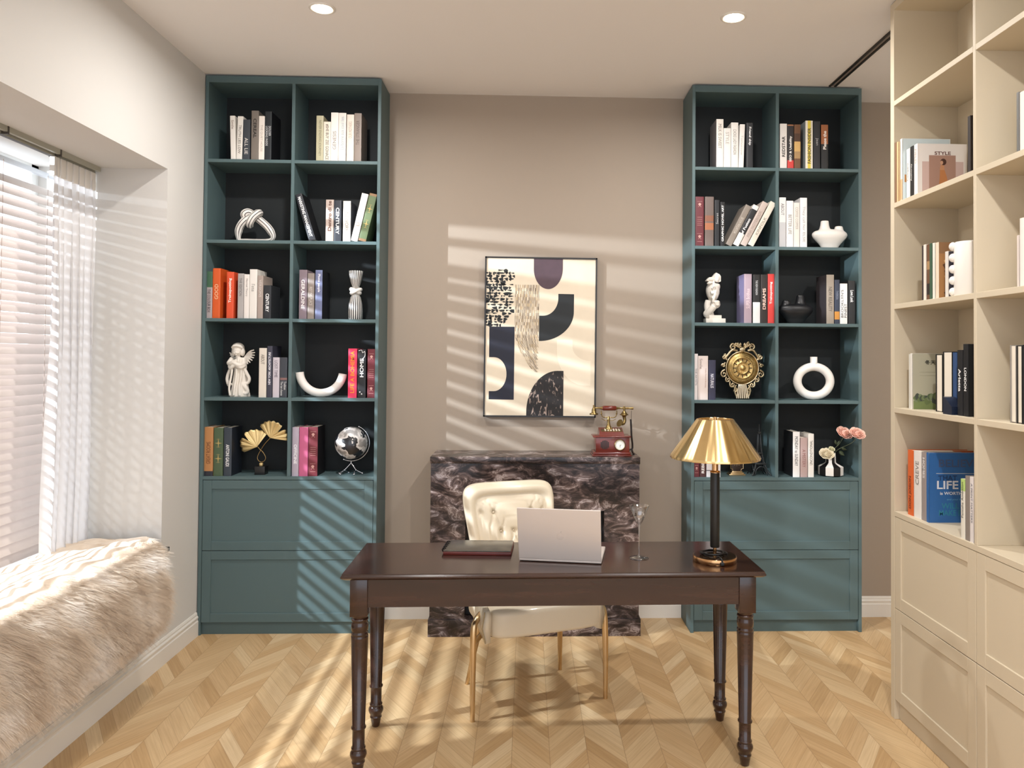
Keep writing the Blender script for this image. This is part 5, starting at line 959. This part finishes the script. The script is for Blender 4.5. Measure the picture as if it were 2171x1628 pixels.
co=bpy.data.objects.new('cutter',cut); COL.objects.link(co); co.location=t.location
bpy.context.view_layer.update(); m_=fo.modifiers.new('b','BOOLEAN'); m_.object=co; m_.operation='DIFFERENCE'; m_.solver='FLOAT' if 'FLOAT' in m_.bl_rna.properties['solver'].enum_items else 'FAST'
bpy.context.view_layer.update(); nm=bpy.data.meshes.new_from_object(fo.evaluated_get(bpy.context.evaluated_depsgraph_get())); fo.modifiers.clear(); fo.data=nm; bpy.data.objects.remove(co)
for p_ in nm.polygons: p_.use_smooth=True
b=MB(); b.bbox(-.0525,.0575,-.035,.035,0,.0265,.001); b.bbox(-.0335,.036,-.03,.03,.0265,.0445,.001); b.build('stepped_base',PLA,t)
# ornate clock
AG=mat('antique_gold','#c9ae76',.42,1.0,bump=.25,bscale=160,var=.35,vscale=30); AS=mat('antique_silver','#c4b494',.35,1.0,bump=.2,bscale=160,var=.4,vscale=30)
t=thing('ornate_clock','round antique gold clock with scrolled silver gilt frame standing upright','clock',(1.209,-.165,ZT[3]))
zc=.176
RX=Matrix.Translation((0,0,zc))@Matrix.Rotation(R(90),4,'X')
b=MB(); b.lathe([(.001,.016),(.012,.014),(.014,.010),(.03,.009),(.031,.012),(.034,.012),(.035,.008),(.055,.007),(.056,.01),(.06,.01),(.061,.007),(.083,.006),(.084,-.004)],seg=64,M=RX)
for k in range(12): 
    a=2*PI*k/12; q=RX@Matrix.Rotation(a,4,'Z'); b.box(.037,.053,-.0022,.0022,.007,.0105,1,q)
for k in range(60):
    a=2*PI*k/60; q=RX@Matrix.Rotation(a,4,'Z'); b.box(.064,.074,-.0012,.0012,.006,.0092,0,q)
for k in range(24):
    a=2*PI*k/24; q=RX@Matrix.Rotation(a,4,'Z'); b.box(.017,.028,-.0012,.0012,.009,.012,0,q)
b.build('dial',[AG,mat('clock_dark','#3a2c1c',.5,.5)],t)
b=MB(); b.lathe([(.084,-.006),(.088,.004),(.092,.011),(.096,.004),(.096,-.01)],seg=64,M=RX,caps=False); b.build('bezel',AS,t)
b=MB()
def scroll(cx,cz,r,a0,turn,w_=.0055,y=-.002,tail=None):
    P=[]
    for k in range(22):
        s=k/21; a=R(a0)+turn*s*2*PI*1.15; rr=r*(1-.8*s); P.append((cx+rr*COS(a),y-.004*s,zc+cz+rr*SIN(a)))
    if tail: P=[(tail[0],y,zc+tail[1])]+P
    b.tube(P,[w_*(1-.4*k/len(P)) for k in range(len(P))],8)
    b.ell(P[-1],(.004,.004,.004),8,6)
for sgn in (-1,1):
    scroll(sgn*.052,.118,.019,90 if sgn>0 else 90,-sgn,.007,tail=(sgn*.01,.112)); scroll(sgn*.035,.135,.012,60,sgn,.006,tail=(0,.11))
    b.tube(bez([(sgn*.03,-.004,zc+.098),(sgn*.06,-.006,zc+.1),(sgn*.085,-.004,zc+.07),(sgn*.1,-.002,zc+.055)],5),.007,8)
    scroll(sgn*.103,.062,.017,100,sgn,.006,tail=(sgn*.088,.045)); scroll(sgn*.108,.012,.012,200 if sgn<0 else -20,sgn,.005,tail=(sgn*.096,.03)); scroll(sgn*.104,-.035,.019,120 if sgn<0 else 60,-sgn,.0065,tail=(sgn*.1,-.01))
    scroll(sgn*.082,-.066,.014,140 if sgn<0 else 40,-sgn,.006,tail=(sgn*.09,-.05)); scroll(sgn*.056,-.094,.015,170 if sgn<0 else 10,-sgn,.006,tail=(sgn*.07,-.075)); scroll(sgn*.042,-.125,.014,100,sgn,.0055,tail=(sgn*.05,-.1))
    b.tube(bez([(sgn*.035,-.004,zc-.095),(sgn*.045,-.008,zc-.125),(sgn*.032,-.008,zc-.165),(sgn*.022,-.006,zc-.145)],5),.0045,8)
b.ell((0,-.004,zc+.105),(.018,.012,.018)); b.ell((-.012,-.004,zc+.133),(.008,.006,.010)); b.ell((.012,-.004,zc+.133),(.008,.006,.010)); b.tube(bez([(0,0,zc+.10),(-.02,-.006,zc+.12),(-.012,-.004,zc+.14)],4),.005,8); b.tube(bez([(0,0,zc+.10),(.02,-.006,zc+.12),(.012,-.004,zc+.14)],4),.005,8)
b.build('scrolled_frame',AS,t)
b=MB()
for k in range(7):
    a=R(-12+4*k); b.tube([(.02*(k-3)/3,-.006,zc-.092),(.034*(k-3)/3,-.010,.006)],[.0035,.005],8)
b.build('fluted_foot',mat('silver_gilt','#d8ccb4',.25,1.0),t)
b=MB(); b.tube([(0,.01,zc-.05),(0,.06,.003)],.004,8); b.build('easel_strut',AS,t)
# ring vase
t=thing('ring_vase','white ring shaped vase with a short neck','vase',(1.617,-.165,ZT[3]))
b=MB(); P=[(.0935*COS(2*PI*k/64),0,.1045+.0815*SIN(2*PI*k/64)) for k in range(64)]; b.tube(P,.0235,24,closed=True); b.lathe([(.0195,.198),(.0195,.242),(.0155,.242),(.015,.21)],seg=28,caps=True); b.build('ring_body',CER,t)
# small mantel clock behind lamp
t=thing('mantel_clock','small dark art deco clock with brass edging behind the lamp','clock',(1.177,-.16,ZT[4]))
BE=mat('brass_edge','#c8b088',.3,1.0); DK=mat('clock_case','#2c1f1c',.35)
b=MB(); b.bbox(-.046,.046,-.03,.03,0,.008,.002); b.bbox(-.038,.038,-.026,.026,.008,.016,.002); b.bbox(-.03,.03,-.024,.024,.016,.024,.002); b.build('base',BE,t)
b=MB(); b.bbox(-.032,.032,-.018,.024,.024,.115,.002); b.build('case',DK,t)
b=MB()
for sx in (-1,1): b.tube([(sx*.022,-.02,.026),(sx*.026,-.02,.036),(sx*.036,-.02,.038),(sx*.036,-.02,.105),(sx*.026,-.02,.12)],.002,6)
for k in range(12): a=2*PI*k/12; b.ell((.0235*COS(a),-.0195,.078+.0235*SIN(a)),(.0022,.001,.0022),6,4)
b.build('trim',BE,t)
b=MB(); b.lathe([(.0165,0),(.0165,.002)],seg=28,M=Matrix.Translation((0,-.018,.078))@Matrix.Rotation(R(90),4,'X')); b.box(-.0007,.0007,-.0215,-.02,.078,.09,1); b.box(-.006,.0,-.0215,-.02,.0775,.079,1); b.build('dial',[mat('dial_cream','#e6d6bc',.5),DK],t)
# iron tower souvenir
t=thing('tower_figurine','dark metal lattice tower model partly hidden by the lamp shade','figurine',(1.31,-.155,ZT[4]))
IR=mat('dark_iron','#3a3d3e',.4,.6)
b=MB(); hw_=lambda z: .050*math.exp(-z/.075)+.0035
for sx in (-1,1):
    for sy in (-1,1):
        for kk in (0,1):
            P=[(sx*hw_(z/1000)*(1 if kk==0 else .72),sy*hw_(z/1000)*.9*(1 if kk==0 else .72),z/1000) for z in range(0,235,12)]; b.tube(P,[.0038 if kk==0 else .0022]*len(P),6)
    b.tube([(sx*.05,0,0),(sx*.05,0,.001)],.001,4)
for z in range(12,220,12):
    a=hw_(z/1000); c=hw_((z+12)/1000)
    for sx in (-1,1):
        b.tube([(sx*a,-a*.9,z/1000),(sx*c*.72,-c*.9,(z+12)/1000)],.0012,4); b.tube([(-a,sx*a*.9,z/1000),(-c*.72,sx*c*.9,(z+12)/1000)],.0012,4)
b.build('tower_legs',IR,t)
b=MB()
for z,e in ((.062,.012),(.118,.006)): a=hw_(z)+e*.5; b.bbox(-a,a,-a,a,z,z+.008,.001)
b.box(-.0075,.0075,-.0075,.0075,.232,.242); b.build('platforms',IR,t)
b=MB()
for q in (0,1):
    P=[(.034*COS(R(a)),-.040,.006+.045*SIN(R(a))) for a in range(0,181,12)]
    if q: P=[(y,x,z) for x,y,z in P]
    b.tube(P,.0028,6)
P=[(.034*COS(R(a)),.040,.006+.045*SIN(R(a))) for a in range(0,181,12)]; b.tube(P,.0028,6); b.build('arches',IR,t)
b=MB(); b.lathe([(.004,.242),(.006,.252),(.003,.258),(.0015,.285)],seg=12); b.build('spire',IR,t)
# faceted vase with roses
t=thing('vase','black and white faceted bottle vase holding three roses','vase',(1.710,-.175,ZT[4]))
b=MB(); pr=[(.052,0),(.0675,.006),(.0675,.052),(.036,.068),(.028,.075),(.026,.128),(.022,.128),(.022,.1)]
b.lathe(pr,seg=10,stripes=lambda k:k%2,smooth=False,caps=True); b.build('faceted_body',[mat('vase_white','#efeae4',.35),mat('vase_black','#151213',.35)],t,rot=(0,0,R(9)))
def rose(name,label,c,r,m,stem,leaves=0):
    t=thing(name,label,'flower',c)
    b=MB(); rnd=random.Random(int(c[0]*999))
    for L in range(6):
        n=3+L; rr=r*(.22+.15*L)
        for k in range(n):
            a0=2*PI*k/n+L*.7; vs=[];fs=[]; nu,nv=7,6; sp=PI*1.15/ n*1.5
            hgt=r*(1.0-.07*L)
            for j in range(nv+1):
                v=j/nv
                for i in range(nu+1):
                    u=i/nu*2-1; a=a0+u*sp*(.35+.65*SIN(PI*min(1,v*.75+.2)))
                    bulge=rr*(.25+.9*math.sin(PI*.5*min(1,v*1.25)))+ (r*.16*max(0,v-.72)*L*.9)
                    z=-r*.72+v*(hgt*1.25)*(1-.14*u*u)-r*.04*L*v
                    vs.append((bulge*COS(a),bulge*SIN(a),z+rnd.uniform(-1,1)*r*.015))
            for j in range(nv):
                for i in range(nu): q=j*(nu+1)+i; fs.append((q,q+1,q+nu+2,q+nu+1))
            b.add(vs,fs,0,True)
    o=b.build('petals',m,t,rot=(R(40),R(rnd.uniform(-15,15)),0),fix=False); sd=o.modifiers.new('s','SOLIDIFY'); sd.thickness=.0007
    GR=mat('stem_green','#4c5640',.6); b=MB(); b.tube([Vector(p)-Vector(c) for p in bez(stem,6)],.0019,6); b.lathe([(.003,-r*.8),(.009,-r*.62),(.006,-r*.5)],seg=8)
    b.build('stem',GR,t)
    for k in range(leaves):
        b=MB(); Lp=[(1.752,-.19,.985,.040,-40),(1.765,-.185,1.005,.036,-22),(1.742,-.18,1.02,.03,110),(1.748,-.18,1.01,.035,75)][k]
        a=R(Lp[4]); l=Lp[3]; vs=[];fs=[]
        for j in range(9):
            s=j/8; w_=l*.26*SIN(PI*s**.8)
            for q in (-1,0,1): vs.append((Lp[0]+l*s*COS(a)-q*w_*SIN(a)-c[0],Lp[1]+(.004 if q else 0)-.006*s-c[1],Lp[2]+l*s*SIN(a)+q*w_*COS(a)-c[2]))
        for j in range(8):
            for q in range(2): i=j*3+q; fs.append((i,i+1,i+4,i+3))
        b.add(vs,fs,0,True); o=b.build('leaf',mat('leaf_green','#47533c',.55),t,fix=False); sd=o.modifiers.new('s','SOLIDIFY'); sd.thickness=.0006
PK=mat('petal_peach','#f5c6b4',.6,sub=.1); WH=mat('petal_cream','#ece0c4',.6,sub=.1)
rose('rose','cream white rose drooping left from the faceted vase',(1.677,-.205,.978),.032,WH,[(1.677,-.205,.975),(1.69,-.18,1.0),(1.706,-.176,.99),(1.709,-.175,.93)])
rose('rose','peach pink rose, left one of the upper pair in the faceted vase',(1.782,-.20,1.095),.036,PK,[(1.782,-.2,1.08),(1.755,-.19,1.03),(1.722,-.178,.985),(1.711,-.175,.93)],4)
rose('rose','peach pink rose, right one of the upper pair, near the cabinet side',(1.822,-.275,1.10),.034,PK,[(1.822,-.275,1.085),(1.80,-.25,1.04),(1.74,-.19,.99),(1.712,-.175,.93)])
rose('rosebud','small pale green cream bud beside the white rose',(1.712,-.19,1.0),.014,mat('petal_bud','#d8d4b0',.6),[(1.712,-.19,.998),(1.712,-.18,.98),(1.711,-.175,.93)])
# wavy vase in the cream bookcase
t=thing('vase','cream white cylinder vase with rows of beads down its sides','vase',(1.612,-1.668,ZB[2]))
b=MB(); b.lathe([(.044,0),(.046,.004),(.046,.192),(.042,.2),(.038,.2),(.038,.17)],seg=40); b.build('cylinder_body',CER,t)
for a in (150,-62):
    for k in range(5): b=MB(); b.ell((.048*COS(R(a)),.048*SIN(R(a)),.018+k*.042),(.014,.014,.016),14,10); b.build('bead',CER,t)
t=thing('bookend','navy wedge bookend in front of black books, fourth shelf of beige bookcase','bookend',(1.556,-1.60,ZB[3]))
b=MB(); b.prism([(0,0),(0,.065),(-.012,.062),(-.058,.03),(-.058,0)],-0.0,.042,'x'); b.build('wedge',mat('navy_lacquer','#1c2436',.3),t)
# ---------------- vintage telephone ----------------
MAH=mat('mahogany','#6b2418',.22,coat=.3); AB=mat('aged_brass','#8f7a50',.3,1.0,var=.25,vscale=40); DKM=mat('phone_dark','#171311',.5)
t=thing('vintage_telephone','antique style mahogany and brass telephone on the marble mantel','telephone',(.473,-.17,.9605))
q=.0002594
def tp(cx,cy,d=0): return ((cx-775)*q,d,(1290-cy)*q)
b=MB(); b.bbox(-.113,.103,-.078,.072,0,.007,.002); b.bbox(-.107,.099,-.073,.067,.007,.021,.004); b.bbox(-.093,.093,-.062,.06,.021,.101,.0015); b.bbox(-.108,.1,-.07,.066,.101,.108,.0025)
b.add([(-.074,-.048,.108),(.067,-.048,.108),(.067,.045,.108),(-.074,.045,.108),(-.07,-.03,.128),(.063,-.03,.128),(.063,.045,.146),(-.07,.045,.146)],[(0,1,5,4),(1,2,6,5),(2,3,7,6),(3,0,4,7),(4,5,6,7),(3,2,1,0)])
b.build('wooden_body',MAH,t)
b=MB(); M2=Matrix.Translation((0,-.03,.128))@Matrix.Rotation(math.atan2(.018,.075),4,'X')
b.box(-.058,.058,.006,.05,0,.0012,0,M2); b.build('keypad_plate',AB,t)
b=MB()
for i in range(6):
    for j in range(2): b.bbox(-.04+i*.0155,-.031+i*.0155,.012+j*.018,.026+j*.018,.001,.0045,.001,0,M2)
b.build('keys',mat('key_cream','#dcd2be',.4),t)
b=MB()
for k in range(6):
    x=-.063+k*.0078; hh=.024*math.sqrt(max(.1,1-((k-2.5)/3.2)**2)); b.box(x-.0024,x+.0024,-.0635,-.06,.061-hh,.061+hh)
b.build('speaker_grille',DKM,t)
RXm=Matrix.Translation((.0395,-.062,.0605))@Matrix.Rotation(R(90),4,'X')
b=MB(); b.lathe([(.026,0),(.0295,.002),(.031,.005),(.027,.0065),(.026,.004)],seg=40,M=RXm,caps=False); b.build('dial_ring',AB,t)
b=MB(); b.lathe([(.0265,0),(.0265,.003)],seg=40,M=RXm)
for k in range(12): q2=RXm@Matrix.Rotation(2*PI*k/12,4,'Z'); b.box(.018,.023,-.0005,.0005,.003,.0034,1,q2)
b.box(-.0007,.0007,-.0662,-.0655,.046,.0605,1,Matrix.Translation((.0395,0,0))); b.box(0,.009,-.0662,-.0655,.0598,.0608,1,Matrix.Translation((.0395,0,0)))
b.build('dial_face',[mat('dial_white','#efe9e0',.4),DKM],t)
b=MB(); b.lathe([(.024,.136),(.0235,.144),(.016,.150),(.0095,.165),(.0072,.19),(.009,.196),(.0055,.2),(.007,.206),(.004,.211)],(-.0143,.02,0),24); b.build('pedestal',AB,t)
b=MB(); P=bez([tp(560,350,.02),tp(565,430,.02),tp(600,495,.02),tp(720,505,.02),tp(850,500,.02),tp(893,430,.02),tp(895,350,.02)],6); b.tube(P,.0028,8); b.ell(tp(562,420,.02),(.005,.005,.005)); b.ell(tp(893,420,.02),(.005,.005,.005)); b.tube(bez([tp(560,525,.02),tp(650,570,.02),tp(720,560,.02),tp(800,570,.02),tp(880,535,.02)],4),.0016,6); b.build('cradle',AB,t)
RYm=Matrix.Translation(tp(0,302,.02))@Matrix.Rotation(R(90),4,'Y')
def bar(b,x0,x1,prof,mi=0):
    a=(x0)*q; L=(x1-x0)*q; b.lathe([(r,a+L*s) for s,r in prof],seg=20,mi=mi,M=RYm)
hd=MB(); bar(hd,585,885,[(0,.010),(.06,.0135),(.5,.014),(.94,.0135),(1,.010)]); g_=hd.build('handset_grip',MAH,t)
b=MB(); bar(b,400,590,[(0,.004),(.15,.006),(.3,.0045),(.7,.0055),(.8,.008),(1,.009)]); b.build('handset_bar',AB,t)
b=MB(); bar(b,880,1255,[(0,.009),(.08,.0075),(.12,.005),(.3,.0045),(.7,.006),(.75,.0045),(.9,.0075),(1,.007)]); b.build('handset_bar',AB,t)
cx_=tp(400,300,.02); b=MB(); b.lathe([(.003,.016),(.006,.013),(.005,.006),(.009,-.003),(.012,-.008),(.0135,-.026),(.024,-.030),(.0245,-.036),(.021,-.038)],cx_,28); b.build('earpiece',AB,t)
cx_=tp(1057,300,.02); b=MB(); b.lathe([(.003,.012),(.007,.005),(.0075,-.004),(.006,-.012),(.008,-.018),(.020,-.033),(.026,-.037),(.014,-.041),(.009,-.052)],cx_,28)
P=bez([tp(1057,495,.02),tp(1070,560,.02),tp(1045,625,.015),tp(990,635,.008),tp(950,615,0.0)],6); n=len(P); b.tube(P,[.009+.0*k for k in range(n-6)]+[.0095,.011,.013,.016,.019,.022],20); b.build('mouthpiece_horn',AB,t)
b=MB(); b.tube([tp(1215,350,.02),tp(1212,540,.02)],.0012,6); b.tube(bez([tp(1200,540,.02),tp(1210,700,.02),tp(1220,900,.02),tp(1245,1080,.03),tp(1240,1180,.03),tp(1190,1200,.03),tp(1130,1200,.035)],6),.0052,10); b.tube(bez([tp(1235,1190,.03),tp(1245,1250,.02),tp(1255,1275,-.01)],4),.0052,8); b.build('phone_cord',mat('cord_brown','#1c1310',.5),t)
